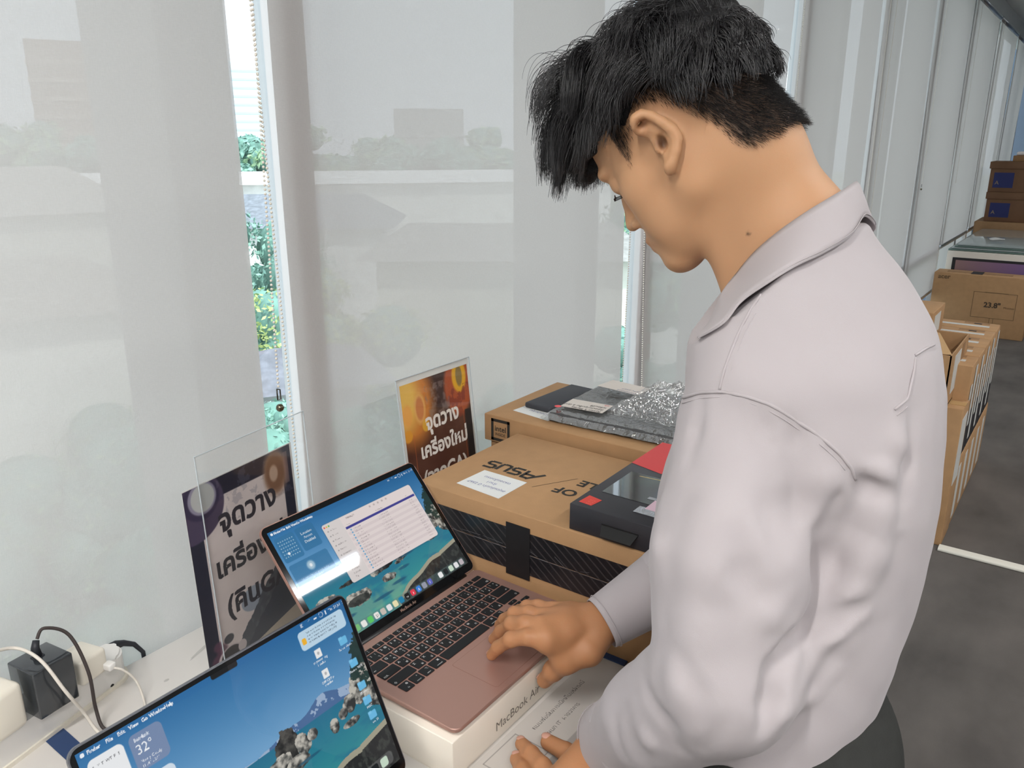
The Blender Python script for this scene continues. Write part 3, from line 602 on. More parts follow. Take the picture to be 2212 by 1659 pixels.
# lettering on the lid, reading from the wall side
tm = MB(); TM = frame((0, 0, CZ+.0004), (0, 1, 0), (-1, 0, 0))      # text x = +Y, text up = -X
def tpt(x, y): return (y, -x)        # world X,Y -> TM local
def bar(x0, y0, x1, y1, wd):         # stroke between world points
    a = Vector(tpt(x0, y0)); b_ = Vector(tpt(x1, y1)); d = (b_-a).normalized(); n_ = Vector((-d.y, d.x))*wd/2
    tm.add([(*(a-n_), 0), (*(b_-n_), 0), (*(b_+n_), 0), (*(a+n_), 0)], [(0, 1, 2, 3)], M_ink, TM)
# maker's logo built from strokes: local axes s (reading direction) and h (cap height)
def logo(ox, oy, S, Hh, wd):
    def P(s_, h_): return (ox-h_*Hh, oy+s_*S)
    def st(*pts):
        for a, b_ in zip(pts[:-1], pts[1:]): bar(*P(*a), *P(*b_), wd)
    st((-.02, 0), (.17, 1.12)); st((.10, .5), (.27, .5)); st((.27, 0), (.27, .95)) # slanted A with bar
    st((.17, .98), (.29, .98))
    st((.33, .06), (.50, .06), (.52, .26), (.50, .5), (.36, .5), (.34, .75), (.36, .96), (.53, .96))
    st((.58, .98), (.58, .15), (.62, .05), (.72, .05), (.75, .15), (.75, .98))
    st((.80, .06), (.97, .06), (.99, .26), (.97, .5), (.83, .5), (.81, .75), (.83, .96), (1.0, .96))
logo(1.062, .700, .112, .029, .0064)
bar(1.009, .690, 1.082, .646, .0009)
tm.text('IN SEARCH OF', .0325, M_ink, TM @ Matrix.Translation((.656, -1.036, 0)), align='RIGHT', bold=.028); tm.text('INCREDIBLE', .0325, M_ink, TM @ Matrix.Translation((.635, -1.080, 0)), align='RIGHT', bold=.028)
wpart('lid_lettering', tm, root, 'large black lettering printed on the lid')
# note on it
def note(name, pts, z, lines, label, cat='note', col=(222, 224, 222), ink=(70, 74, 130), origin=None, up=None, size=.0115):
    m = MB(); c = [sum(p[0] for p in pts)/4, sum(p[1] for p in pts)/4]
    m.add([(p[0], p[1], z) for p in pts]+[(p[0], p[1], z+.0004) for p in pts], [(3, 2, 1, 0), (4, 5, 6, 7), (0, 1, 5, 4), (1, 2, 6, 5), (2, 3, 7, 6), (3, 0, 4, 7)], mat('note_paper_%d_%d_%d' % col, col, .7))
    if up is not None:
        M = frame((c[0], c[1], z+.0006), (up[1], -up[0], 0), (up[0], up[1], 0))
        for k, l_ in enumerate(lines): m.text(l_, size, mat('pen_%d_%d_%d' % ink, ink, .6), M @ Matrix.Translation((0, size*(len(lines)/2-k-.75)*1.5, 0)), align='CENTER')
    return single(name, m, label, cat, (c[0], c[1], z))
note('paper_note', [(.948, .800), (1.019, .796), (1.018, .706), (.940, .707)], CZ+.0002, ['สมุดเล่มเก่า ปี 2567', 'ห้าม1', 'ตรวจแล้วครบ'], 'white handwritten note lying beside the upside-down lettering on the brown carton', up=(-1, .02), ink=(110, 116, 165), size=.010)

# black product box on it
bx, by, bz = .918, .561, CZ+.0002
BXW, BYW, BH = .305, .205, .041
root = thing('graphics_card_box', 'black product box with red corner and pink sticker, on the brown carton', 'box', (bx+BXW/2, by-BYW/2, bz))
M_bk = mat('box_print_black', (46, 45, 50), .38, noise=.06, nscale=12)
M_red = mat('box_print_red', (206, 62, 62), .4)
m = MB(); m.box(bx, bx+BXW, by-BYW, by, bz, bz+BH, M_bk, .0012); wpart('carton', m, root)
m = MB(); zt = bz+BH+.0003
m.add([(bx+.19, by-.0005, zt), (bx+BXW-.001, by-.0005, zt), (bx+BXW-.001, by-.17, zt), (bx+.175, by-.06, zt)], [(3, 2, 1, 0)], M_red); wpart('red_corner', m, root, 'red printed corner'); m = MB()
m.add([(bx+.012, by-.008, zt), (bx+.040, by-.010, zt), (bx+.035, by-.034, zt), (bx+.010, by-.030, zt)], [(0, 1, 2, 3)][::-1], mat('label_red', (224, 70, 58), .5))
for k, x in enumerate((bx+.016, bx+.022, bx+.028)): m.text('RTX', .005, mat('label_ink_red', (240, 120, 100), .5), frame((x, by-.028, zt+.0002), (0, 1, 0), (-1, 0, 0)))
wpart('red_label', m, root, 'small red label'); m = MB()
m.add([(bx+BXW*.0-.0003+0, by-BYW+.0, bz+.001)]*0, [], M_red)
m.box(bx+.002, bx+.06, by-BYW-.0005, by-BYW+.001, bz+.001, bz+BH-.001, M_red); wpart('red_side', m, root, 'red printed side'); m = MB()
m.text('GeForce', .008, mat('box_print_white', (230, 230, 232), .4), frame((bx+.018, by-.165, zt+.0002), (0, 1, 0), (-1, 0, 0)), bold=.01)
m.ball((bx+.010, by-.148, zt), (.006, .006, .0004), mat('box_print_white', ()), 14, 6)
m.text('X', .022, mat('box_print_white', ()), frame((bx+.212, by-.098, zt+.0002), (0, 1, 0), (-1, 0, 0)), bold=.02)
wpart('box_lettering', m, root)
pp = Pic(140, 90, 1.5, (26, 32, 34)); n_ = pp.noise(7, 5, 4); pp.mix(np.clip((n_-.45)*5, 0, 1), (44, 66, 58), .7); pp.ell(.75, .5, .2, .35, (30, 44, 92), .8, .8); pp.rect(.1, .2, .9, .25, (60, 70, 60), .4); pp.line(.15, .1, .5, .05, .012, (190, 160, 80))
M_gloss = mat_attr('gloss_picture', rough=.05, coat=1)
pp.object('picture', frame((bx+.062, by-.018, zt+.0002), (0, -1, 0), (1, 0, 0)) @ Matrix.Translation((0, .095, 0)), .13, .095, M_gloss, root, root.location)
m = MB(); m.box(bx+.045, bx+.078, by-.150, by-.098, zt+.0004, zt+.0009, mat('sticker_pink', (222, 190, 204), .5)); m.text('RX1', .016, mat('pen_violet', (120, 80, 160), .5), frame((bx+.066, by-.138, zt+.0012), (0, 1, 0), (-1, 0, 0))); wpart('sticker', m, root, 'pale pink handwritten sticker')
m = MB(); m.box(bx+.028, bx+.05, by-.165, by-.088, zt+.0003, zt+.0007, mat('sticker_foil', (190, 192, 196), .12, .8, bump=1, bscale=90)); m.box(bx+.078, bx+.086, by-.16, by-.085, zt+.0003, zt+.0007, mat('sticker_foil', ())); wpart('clear_tape', m, root, 'crinkled shiny clear tape')
m = MB(); m.prism([(-.029, 0), (.029, 0), (.024, -.017), (-.024, -.017)], -.0006, .0006, mat('tab_black', (20, 20, 20), .5), frame((bx-.0005, by-.083, bz+.022), (0, 1, 0), (.62, 0, .55))); m.box(bx-.0008, bx+.0003, by-.112, by-.054, bz+.021, bz+.024, mat('tab_black', ())); wpart('pull_tab', m, root)

# second brown carton by the wall
IX0, IX1, IY0, IY1, IZ = 1.215, 1.486, .46, .9485, .945
root = thing('laptop_carton', 'brown cardboard carton with black square processor badge, nearest the blind', 'box', ((IX0+IX1)/2, (IY0+IY1)/2, TZ))
m = MB(); m.box(IX0, IX1, IY0, IY1, .889, IZ, M_card, .002); wpart('lid', m, root)
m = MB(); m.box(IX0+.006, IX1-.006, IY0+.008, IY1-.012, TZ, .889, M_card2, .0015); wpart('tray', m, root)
m = MB(); BMx = frame((IX0-.0005, .931, .8925), (0, -1, 0), (0, 0, 1)); S_ = .046
for (x0, x1, y0, y1) in ((0, S_, 0, .006), (0, S_, S_-.006, S_), (0, .006, 0, S_), (S_-.006, S_, 0, S_)): m.add([(x0, y0, 0), (x1, y0, 0), (x1, y1, 0), (x0, y1, 0)], [(0, 1, 2, 3)], M_ink, BMx)
m.text('intel', .0165, M_ink, BMx @ Matrix.Translation((S_/2, .021, .0001)), align='CENTER', bold=.01); m.text('INSIDE', .0085, M_ink, BMx @ Matrix.Translation((S_/2, .0115, .0001)), align='CENTER'); wpart('badge', m, root, 'black square badge')
single('tablet_computer', MB().box(-.056, .112, -.032, .032, 0, .012, mat('matte_charcoal', (58, 60, 66), .55), .004, M=Matrix.Translation((1.345, .868, IZ+.0003)) @ Matrix.Rotation(R(-3), 4, 'Z')), 'thin matte charcoal device on the far brown carton beside the wrapped laptop', 'tablet', (1.37, .87, IZ))
note('paper_note', [(1.249, .818), (1.310, .80), (1.330, .905), (1.262, .911)], IZ+.0002, ['ห้องประชุม', 'Epson'], 'white note tucked under the charcoal device on the far carton', up=(-1, .1))
# bubble-wrapped laptop
root = thing('wrapped_laptop', 'grey laptop in crinkled bubble wrap with handwritten labels on the far brown carton', 'laptop', (1.35, .7, IZ))
WM = Matrix.Translation((1.247, .818, IZ+.0005)) @ Matrix.Rotation(R(-88), 4, 'Z')   # local x along -Y
m = MB(); m.box(0, .335, 0, .232, 0, .020, mat('laptop_grey_plastic', (74, 74, 75), .45), .006, M=WM); wpart('body', m, root)
def film_mat():
    m_ = bpy.data.materials.new('clear_wrap'); m_.use_nodes = True; t = m_.node_tree; t.nodes.clear(); o_ = t.nodes.new('ShaderNodeOutputMaterial')
    tr = t.nodes.new('ShaderNodeBsdfTransparent'); gl = t.nodes.new('ShaderNodeBsdfGlossy'); df = t.nodes.new('ShaderNodeBsdfDiffuse'); mx = t.nodes.new('ShaderNodeMixShader'); m2 = t.nodes.new('ShaderNodeMixShader')
    gl.inputs['Roughness'].default_value = .06; df.inputs[0].default_value = (.7, .72, .72, 1); mx.inputs[0].default_value = .36; m2.inputs[0].default_value = .05
    t.links.new(tr.outputs[0], mx.inputs[1]); t.links.new(gl.outputs[0], mx.inputs[2]); t.links.new(mx.outputs[0], m2.inputs[1]); t.links.new(df.outputs[0], m2.inputs[2]); t.links.new(m2.outputs[0], o_.inputs[0])
    n = t.nodes.new('ShaderNodeTexNoise'); n.inputs['Scale'].default_value = 70; n.inputs['Detail'].default_value = 3; tc = t.nodes.new('ShaderNodeTexCoord'); t.links.new(tc.outputs['Object'], n.inputs['Vector'])
    bn = t.nodes.new('ShaderNodeBump'); bn.inputs['Strength'].default_value = 1; bn.inputs['Distance'].default_value = .006; t.links.new(n.outputs['Fac'], bn.inputs['Height']); t.links.new(bn.outputs[0], gl.inputs['Normal'])
    return m_
M_filmw = film_mat()
def wrapsheet(x0, x1, y0, y1, zb, amp, seed, M, nx=110, ny=80, hang=.02):
    rs = random.Random(seed); vv = []
    for j in range(ny+1):
        for i in range(nx+1):
            x = x0+(x1-x0)*i/nx; y = y0+(y1-y0)*j/ny
            p = Vector((x*38+seed, y*38, 0)); n1 = mnoise.noise(p); n2 = abs(mnoise.noise(p*2.7)); z = zb+amp*(.5+.6*n1)+amp*.8*(1-2*n2)*.5
            e = min(i, nx-i)/nx*(x1-x0); e2 = min(j, ny-j)/ny*(y1-y0); e = min(e, e2); z -= max(0, hang-e)*.85 if e < hang else 0
            vv.append((x, y, max(z, .0006)))
    mb = MB(); mb.add(vv, [(j*(nx+1)+i, j*(nx+1)+i+1, (j+1)*(nx+1)+i+1, (j+1)*(nx+1)+i) for j in range(ny) for i in range(nx)], M_filmw, M, False); return mb
wpart('wrap', wrapsheet(-.012, .345, -.010, .245, .0225, .0022, 3, WM), root, 'crinkled clear wrap')
wpart('wrap_crumple', wrapsheet(.10, .345, .05, .268, .028, .020, 8, WM, 120, 90, .03), root, 'crumpled fold of clear wrap')
def wnote(name, x0, x1, y0, y1, ang, lines, ink, z=.030):
    mb = MB(); M = WM @ Matrix.Translation((x0, y0, z)) @ Matrix.Rotation(R(ang), 4, 'Z'); mb.box(0, x1-x0, 0, y1-y0, 0, .0005, mat('label_cream', (214, 206, 198), .6), M=M)
    for k, (l_, c_) in enumerate(lines): mb.text(l_, .0105, mat('pen_%d_%d_%d' % c_, c_, .6), M @ Matrix.Translation((x1-x0-.005, .007+.0135*k, .0007)) @ Matrix.Rotation(math.pi, 4, 'Z'), bold=.01)
    return mb
lb = wnote('l', .020, .108, .018, .070, 3, (('Ryzen 5 Series', (60, 58, 60)), ('ห้องประชุมชั้น 2 ตัวที่1', (60, 58, 60)), ('พร้อมใช้', (60, 58, 60)), ('ok', (200, 80, 80))), None)
wpart('label', lb, root, 'cream label with handwriting and a red dot')
m = MB(); m.ball((0, 0, 0), (.0068, .0068, .0006), mat('dot_red', (232, 88, 92), .5), 20, 6, M=WM @ Matrix.Translation((.018, .010, .0315))); wpart('red_dot', m, root)
mb = wnote('m', .03, .125, .150, .205, -8, (('Notebook', (150, 150, 165)), ('S/N 2567', (150, 150, 165))), None, z=.0395); wpart('label', mb, root, 'second white label under the wrap')

# signs
def sign(name, label, cat, P0, yaw, lean, pic, W_, H_, pborder, acr, back):
    a = R(yaw); u = (math.cos(a), math.sin(a), 0); up = (0, lean, 1); F_ = frame(P0, u, up)
    root = thing(name, label, cat, (P0[0]+.1*u[0], P0[1]-lean*H_, TZ))
    m = MB(); m.box(0, W_, -H_, 0, -.0006, 0, mat('poster_paper', (214, 213, 208), .6), M=F_); sh = wpart('poster_sheet', m, root)
    l_, t_, r_, b_ = pborder
    pic.object('poster_print', F_ @ Matrix.Translation((l_, -t_, .0004)), W_-l_-r_, H_-t_-b_, M_print, root, root.location)
    ax, ay, aw, ah, az = acr
    m = MB(); m.box(ax, ax+aw, ay-ah, ay, az, az+.0022, M_acr, M=F_)
    for e_ in ((ax, ax+aw, ay-.0006, ay+.0002), (ax, ax+.0006, ay-ah, ay), (ax+aw-.0006, ax+aw+.0002, ay-ah, ay)): m.box(*e_, az, az+.0022, M_acre, M=F_)
    wpart('acrylic_sheet', m, root)
    return root, F_
M_print = mat_attr('poster_ink', rough=.45, spec=.4)
ac = bpy.data.materials.new('clear_acrylic'); ac.use_nodes = True; t = ac.node_tree; t.nodes.clear(); o_ = t.nodes.new('ShaderNodeOutputMaterial'); tr = t.nodes.new('ShaderNodeBsdfTransparent'); gl = t.nodes.new('ShaderNodeBsdfGlossy'); mx = t.nodes.new('ShaderNodeMixShader'); lw = None
tr.inputs[0].default_value = (.985, .99, .99, 1); gl.inputs['Roughness'].default_value = .05; mx.inputs[0].default_value = .035; t.links.new(tr.outputs[0], mx.inputs[1]); t.links.new(gl.outputs[0], mx.inputs[2]); t.links.new(mx.outputs[0], o_.inputs[0]); M_acr = ac
M_acre = mat('acrylic_edge', (196, 204, 208), .25)
# sign 1: space poster
q1 = Pic(300, 420, .71, (204, 193, 190)); n1 = q1.noise(4, 6, 2); n2 = q1.noise(20, 26, 8)
q1.c = q1.c+((n1-.5)*26)[..., None]
q1.rect(0, 0, 1, .095, (40, 40, 54)); q1.rect(0, 0, .115, 1, (40, 42, 56)); q1.rect(.90, 0, 1, .80, (42, 44, 58))
q1.ell(.06, .10, .27, .17, (74, 66, 88), 1, .04); q1.ell(.14, .07, .155, .10, (56, 50, 74)); q1.ell(.15, .065, .12, .08, (136, 132, 150)); q1.ell(.155, .065, .10, .068, (176, 178, 176))
q1.mix((q1.v < .25)*(q1.u > .28)*(n2 > .63), (110, 110, 125), .3)
for c_, s_ in (((150, 120, 100), 1.0), ((122, 88, 66), .8), ((186, 160, 140), .35)): q1.ell(.83-.03*(1-s_), .115, .12*s_, .125*s_, c_, .9, .35)
q1.rect(.92, .03, .965, .2, (150, 120, 112), .5)
q1.ell(.47, .70, .12, .065, (136, 146, 160), .9, .08); q1.ell(.20, .825, .045, .024, (62, 64, 72), 1, .2); q1.ell(.79, .70, .035, .028, (104, 106, 118), 1, .2)
hill = .94-.62*np.clip(q1.u-.22, 0, 1)**.9+.05*(n1-.5)+.03*(n2-.5); q1.mix((q1.v > hill), (74, 78, 86)); q1.mix((q1.v > hill)*np.clip((n2-.5)*5, 0, 1), (100, 104, 112), .6); q1.mix((q1.v > hill+.10), (56, 62, 72), .8)
q1.mix((q1.v > .985-.12*np.clip(q1.u-.1, 0, 1)), (168, 158, 144))
for (x, y, r_) in ((.13, .86, .05), (.10, .83, .04), (.16, .90, .05), (.08, .90, .05), (.2, .93, .05)): q1.ell(x, y, r_, r_*.6, (94, 62, 80), .8, .5)
q1.ell(.20, .925, .12, .062, (188, 176, 176)); q1.ell(.205, .922, .095, .052, (44, 42, 46)); q1.ell(.17, .985, .13, .04, (190, 180, 180)); q1.ell(.10, .965, .05, .025, (190, 180, 180)); q1.ell(.31, .905, .04, .03, (186, 176, 176))
for t_, x, y, s_ in (('จุดวาง', .53, .275, .15), ('เครื่องเก่า', .55, .495, .14), ('(คืนGA)', .56, .715, .145)): q1.stamp(t_, x, y, s_*1.02, (50, 50, 58), 'CENTER', bold=.034)
sign('sign_stand', 'space-themed cardboard sign in clear acrylic, dark Thai lettering, behind the foreground laptop', 'sign', (.5265, .910, 1.0335), 9.15, .04, q1, .2065, .2905, (.0, .0012, .0045, .0), (.0255, .0405, .2125, .329, .0012), False)
# sign 2: brown and orange
q2 = Pic(300, 430, .70, (84, 50, 40)); n1 = q2.noise(4, 6, 12); n2 = q2.noise(22, 26, 18)
q2.c = q2.c+((n1-.5)*30)[..., None]; q2.rect(0, 0, 1, .30, (60, 40, 36), .8)
q2.ell(.14, .14, .30, .26, (206, 128, 56), .95, .5); q2.ell(.02, .10, .22, .2, (228, 186, 90), .9, .7); q2.ell(.24, .18, .08, .10, (222, 168, 96), .9, .3); q2.ell(.24, .18, .055, .075, (196, 120, 70), .9, .3); q2.ell(.06, .2, .07, .07, (230, 160, 80), .8, .4); q2.ell(.30, .30, .05, .04, (222, 170, 60), .9, .3); q2.ell(.04, .33, .06, .04, (220, 150, 50), .9, .3)
q2.ell(.84, .12, .22, .2, (176, 84, 46), .95, .2); q2.ell(.86, .06, .11, .11, (226, 172, 40), .95, .2); q2.ell(.86, .06, .05, .07, (130, 110, 70), .9, .3); q2.mix((((q2.u-.84)/.22)**2+((q2.v-.14)/.2)**2 < 1)*(n2 > .55)*(q2.v > .12), (120, 50, 40), .6)
q2.mix((q2.u > .33)*(q2.u < .68)*(q2.v > .05)*(q2.v < .27)*np.clip((n2-.48)*7, 0, 1), (136, 118, 112), .6)
q2.rect(.90, .30, 1.0, 1.0, (30, 29, 33))
for a in ((.115, .33, .115, 1.0), (.875, .24, .875, 1.0)): q2.line(*a, .0016, (186, 96, 52))
q2.ell(.72, .955, .055, .03, (70, 80, 104), .9, .4)
for t_, x, y, s_ in (('จุดวาง', .55, .335, .135), ('เครื่องใหม่', .54, .505, .125), ('(จากGA)', .52, .685, .13)): q2.stamp(t_, x, y, s_*1.02, (230, 222, 214), 'CENTER', bold=.034)
root, F2 = sign('sign_stand', 'brown and orange sign with white Thai lettering, leaning between the cartons and blind', 'sign', (1.007, .99, 1.054), 0, .11, q2, .2065, .31, (.0085, .0115, .0045, .0), (-.0015, .0018, .2115, .315, .0012), True)

# power strip and chargers
M_pl = mat('plastic_white', (226, 224, 220), .3); M_plw = mat('plastic_warm_white', (228, 222, 208), .3)
root = thing('power_strip', 'white power strip with rounded end lying along the blind', 'power strip', (.302, .97, TZ), R(14.4))
m = MB(); m.prism(rrect(-.24, .185, 0, .056, .026, 8), .002, .043, M_pl, bev=.003, smooth=False); m.prism(rrect(-.245, .188, -.003, .059, .027, 8), 0, .006, M_plw); part('strip_body', m, root)
m = MB(); m.box(.118, .128, .016, .042, .043, .0445, mat('strip_marking_grey', (150, 144, 144), .5)); m.ball((.108, .043, .0435), (.008, .0055, .0008), mat('strip_marking_grey', ()), 12, 6); m.box(.128, .134, .018, .046, .043, .0442, mat('strip_marking_grey', ())); m.prism([(.094, .006), (.104, .006), (.099, .016)], .043, .0444, mat('strip_marking_grey', ())); part('strip_marking', m, root)
m = MB(); m.tube([(.183, .036, .034), (.192, .036, .034), (.203, .033, .031), (.216, .028, .022), (.2255, .0235, .004), (.226, .0232, -.03), (.226, .0232, -.10)], [.008, .0068, .0045, .0036, .0032, .003, .003], mat('cord_black', (38, 40, 46), .5), 10); part('strip_cord', m, root)
def charger(name, label, x, y, rz, sx, sy, sz, mt, z0=TZ+.0437, bev=.006):
    root = thing(name, label, 'charger', (x, y, z0), R(rz)); m = MB(); m.box(-sx/2, sx/2, -sy/2, sy/2, 0, sz, mt, bev, seg=3); part('charger_body', m, root); return root
ch1 = charger('laptop_charger', 'large white cube charger with white cable, at the left edge of the photo', .290, .987, 14.4, .058, .058, .062, M_plw, bev=.008)
M_cab = mat('cable_white', (214, 208, 198), .5); M_cabb = mat('cable_dark_brown', (62, 54, 52), .6)
m = MB(); m.box(-.006, .006, -.004, .004, .062, .078, M_pl, .002); part('plug', m, ch1)
ch2 = charger('laptop_charger', 'glossy black block charger with dark braided cable', .357, .990, 8, .052, .052, .066, mat('glossy_charcoal', (50, 54, 58), .12, coat=.6), bev=.002)
m = MB(); m.tube([(.0, .004, .066), (.0, .006, .078), (.004, .008, .086)], [.0058, .005, .004], mat('cord_black', ()), 10); m.box(-.007, .007, -.001, .009, .064, .0675, mat('cord_black', ()), .001); part('plug', m, ch2)
ch3 = charger('laptop_charger', 'white cube charger between the black charger and the strip end', .412, 1.008, 14.4, .042, .046, .036, M_plw, bev=.005)
m = MB(); m.box(.012, .024, -.034, -.02, .004, .014, M_pl, .002); part('plug', m, ch3)
m = MB(); m.ball((.4435, 1.012, TZ+.006), .0065, mat('rubber_black', (28, 28, 30), .6), 14, 10); single('rubber_foot', m, 'small round black rubber stopper beside the power strip', 'stopper', (.4435, 1.012, TZ))
def cable(pts, r, mt, name, label):
    P = [Vector(p) for p in pts]; out = []
    for i in range(len(P)-1):
        p0, p1, p2, p3 = P[max(i-1, 0)], P[i], P[i+1], P[min(i+2, len(P)-1)]
        for k in range(8):
            t = k/8; out.append(.5*((2*p1)+(-p0+p2)*t+(2*p0-5*p1+4*p2-p3)*t*t+(-p0+3*p1-3*p2+p3)*t**3))
    out.append(P[-1]); m = MB(); m.tube(out, r, mt, 8); return single(name, m, label, 'cable', tuple(P[0]))
cable([(.293, .988, .862), (.30, .992, .882), (.335, 1.0, .872), (.348, .965, .862), (.36, .94, .82), (.378, .945, .775), (.385, .93, .748), (.395, .900, .7425), (.41, .86, .7425)], .0021, M_cab, 'charger_cable', 'thick white cable arching from the white cube charger over the black one')
cable([(.361, .998, .871), (.372, 1.0, .880), (.395, .99, .862), (.40, .965, .815), (.397, .955, .765), (.395, .935, .7435), (.412, .915, .7428), (.44, .885, .7428)], .0022, M_cabb, 'charger_cable', 'dark braided cable arching from the black charger down to the table')
cable([(.433, .985, .792), (.447, .975, .785), (.458, .965, .765), (.455, .945, .7435), (.44, .915, .7425), (.425, .88, .7425)], .0016, M_cab, 'charger_cable', 'thin white cable looping past the rubber stopper to behind the screen')
m = MB(); m.add([(.341, .979, TZ+.0002), (.366, .985, TZ+.0002), (.3645, .923, TZ+.0002), (.340, .919, TZ+.0002), (.341, .979, TZ+.0009), (.366, .985, TZ+.0009), (.3645, .923, TZ+.0009), (.340, .919, TZ+.0009)], [(3, 2, 1, 0)[::-1], (4, 5, 6, 7)[::-1], (0, 4, 5, 1), (1, 5, 6, 2), (2, 6, 7, 3), (3, 7, 4, 0)], mat('card_navy', (46, 68, 108), .6))
single('blue_card', m, 'navy blue card lying on the table beside the foreground laptop corner', 'card', (.353, .95, TZ))
m = MB(); m.box(.905, .99, .455, .53, TZ+.0022, TZ+.0045, mat('card_navy', ())); single('blue_folder', m, 'navy blue folder corner showing beneath the raised cuff', 'folder', (.95, .49, TZ))
# ================================================================== cartons on the floor
def carton(label, x0, x1, y0, y1, z0, z1, extras=None, mt=None, group=None, name='carton', bev=.004):
    root = thing(name, label, 'box', ((x0+x1)/2, (y0+y1)/2, z0), group=group)
    m = MB(); m.box(x0, x1, y0, y1, z0, z1, mt or M_card, bev); wpart('box_body', m, root)
    return root
M_lab = mat('label_white', (204, 204, 200), .6); M_bprint = mat('black_print', (36, 36, 40), .6); M_tape = mat('clear_tape', (190, 158, 112), .15)
def plate(root, name, x0, x1, y0, y1, z0, z1, mt, label=None):
    m = MB(); m.box(x0, x1, y0, y1, z0, z1, mt); return wpart(name, m, root, label)
# nearest standing carton with black panel
r_ = carton('tall brown carton with black printed panel, nearest the ivory trunking strip', 3.18, 3.36, .297, .95, 0, .546)
plate(r_, 'printed_panel', 3.1780, 3.181, .37, .90, .02, .505, M_bprint, 'black printed panel')
m = MB(); m.box(3.1765, 3.178, .37, .90, .33, .332, mat('panel_line', (120, 104, 80), .6)); m.box(3.1765, 3.178, .37, .90, .40, .4012, mat('panel_line', ())); wpart('panel_lines', m, r_)
plate(r_, 'tape', 3.22, 3.27, .296, .80, .5455, .548, M_tape); plate(r_, 'shipping_label', 3.20, 3.33, .2955, .298, .24, .50, M_lab)
# lower row and upper row
xs = [3.365, 3.55, 3.735, 3.92]
for k, x in enumerate([3.365, 3.54, 3.715, 3.89, 4.065]):
    r_ = carton(['lower brown carton right after the black-panelled one', 'lower brown carton, second after the black-panelled one', 'lower brown carton, middle of the floor row', 'lower brown carton, fourth in the floor row', 'last lower brown carton of the floor row'][k], x, x+.17, .30, .93, 0, .295, group='brown cartons standing in the floor row')
    plate(r_, 'shipping_label', x+.03, x+.09, .2985, .3, .03, .25, M_lab)
    r_ = carton(['upper carton with black band, hidden behind the open box', 'upper carton with black band, second from the open box', 'middle upper carton with white top label and black band', 'fourth upper carton with white top label and black band', 'farthest upper carton with long white top label and black band'][k], x-.07, x+.095, .30, .92, .30, .68, group='laptop cartons standing in the upper row')
    plate(r_, 'black_band', x-.066, x+.091, .2985, .3, .31, .47, M_bprint); plate(r_, 'top_label', x-.01, x+.02, .335, .60, .6798, .6812, M_lab)
    m = MB(); m.box(x-.05, x-.012, .2972, .2985, .34, .60, M_lab); m.box(x+.03, x+.07, .2972, .2985, .42, .66, M_lab); wpart('side_label', m, r_)
    m = MB(); m.box(x+.055, x+.09, .34, .44, .6798, .6808, M_card2); m.box(x+.05, x+.06, .37, .40, .68, .682, M_bprint); wpart('handle_slot', m, r_)
# open box on the near carton
ox0, ox1, oy0, oy1, oz0, oz1 = 3.10, 3.52, .352, .72, .549, .752
r_ = thing('open_carton', 'open brown carton with raised flap on top of the nearest standing carton', 'box', ((ox0+ox1)/2, (oy0+oy1)/2, oz0))
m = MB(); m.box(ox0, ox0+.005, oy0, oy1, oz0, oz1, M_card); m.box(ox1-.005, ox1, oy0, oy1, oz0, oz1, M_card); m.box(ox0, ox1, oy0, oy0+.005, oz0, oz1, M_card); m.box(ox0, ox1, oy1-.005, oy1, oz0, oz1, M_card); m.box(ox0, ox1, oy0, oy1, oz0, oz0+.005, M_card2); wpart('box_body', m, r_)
m = MB(); m.add([(ox0+.02, oy0+.002, oz1), (ox1-.10, oy0+.09, oz1+.012), (ox1-.10, oy1, oz1+.02), (ox0+.0, oy1, oz1)], [(0, 1, 2, 3)], mat('cardboard_light', (196, 158, 112), .8)); wpart('flap', m, r_)
m = MB(); m.add([(ox0, oy1, oz1), (ox1, oy1, oz1), (ox1, oy1+.1, oz1+.05), (ox0, oy1+.1, oz1+.05)], [(0, 1, 2, 3)], M_card); wpart('flap', m, r_)
plate(r_, 'shipping_label', ox0+.10, ox0+.24, oy0-.0015, oy0, oz0+.04, oz1-.02, M_lab)
plate(r_, 'side_print', ox0+.27, ox0+.33, oy0-.0012, oy0, oz1-.09, oz1-.01, M_card2)
r_ = carton('small plain closed carton standing on the upper row beside the person\'s back', 3.62, 3.90, .50, .78, .682, .80); plate(r_, 'shipping_label', 3.66, 3.80, .4985, .5, .70, .78, M_lab)
r_ = carton('loose low carton between the open box and the upper row', 3.37, 3.62-.12, .315, .345, .30, .56)
# monitor carton, computer box, stack
MX = 7.16
r_ = carton('large brown monitor carton lettered 23.8 inch, behind the floor row', MX, MX+.22, .36, 1.03, 0, .475)
pm = frame((MX-.002, .98, .33), (0, -1, 0), (0, 0, 1)); m = MB(); M_pr = mat('carton_print_brown', (110, 86, 60), .7)
m.text('acer', .05, M_pr, frame((MX-.002, 1.0, .43), (0, -1, 0), (0, 0, 1)), bold=.02); m.text('23.8"', .055, mat('carton_print_dark', (70, 56, 44), .7), frame((MX-.002, .655, .235), (0, -1, 0), (0, 0, 1)), bold=.03); m.text('Monitor', .022, M_pr, frame((MX-.002, .52, .235), (0, -1, 0), (0, 0, 1)))
def outline(m, y0, y1, z0, z1, w_, x, mt):
    for (a, b, c, d) in ((y0, y1, z0, z0+w_), (y0, y1, z1-w_, z1), (y0, y0+w_, z0, z1), (y1-w_, y1, z0, z1)): m.box(x-.001, x, a, b, c, d, mt)
outline(m, .44, .735, .15, .35, .003, MX, M_pr); m.box(MX-.001, MX, .575, .578, .02, .15, M_pr); m.box(MX-.001, MX, .60, .603, .02, .15, M_pr); m.box(MX-.001, MX, .50, .66, .35, .352, M_pr)
wpart('carton_print', m, r_)
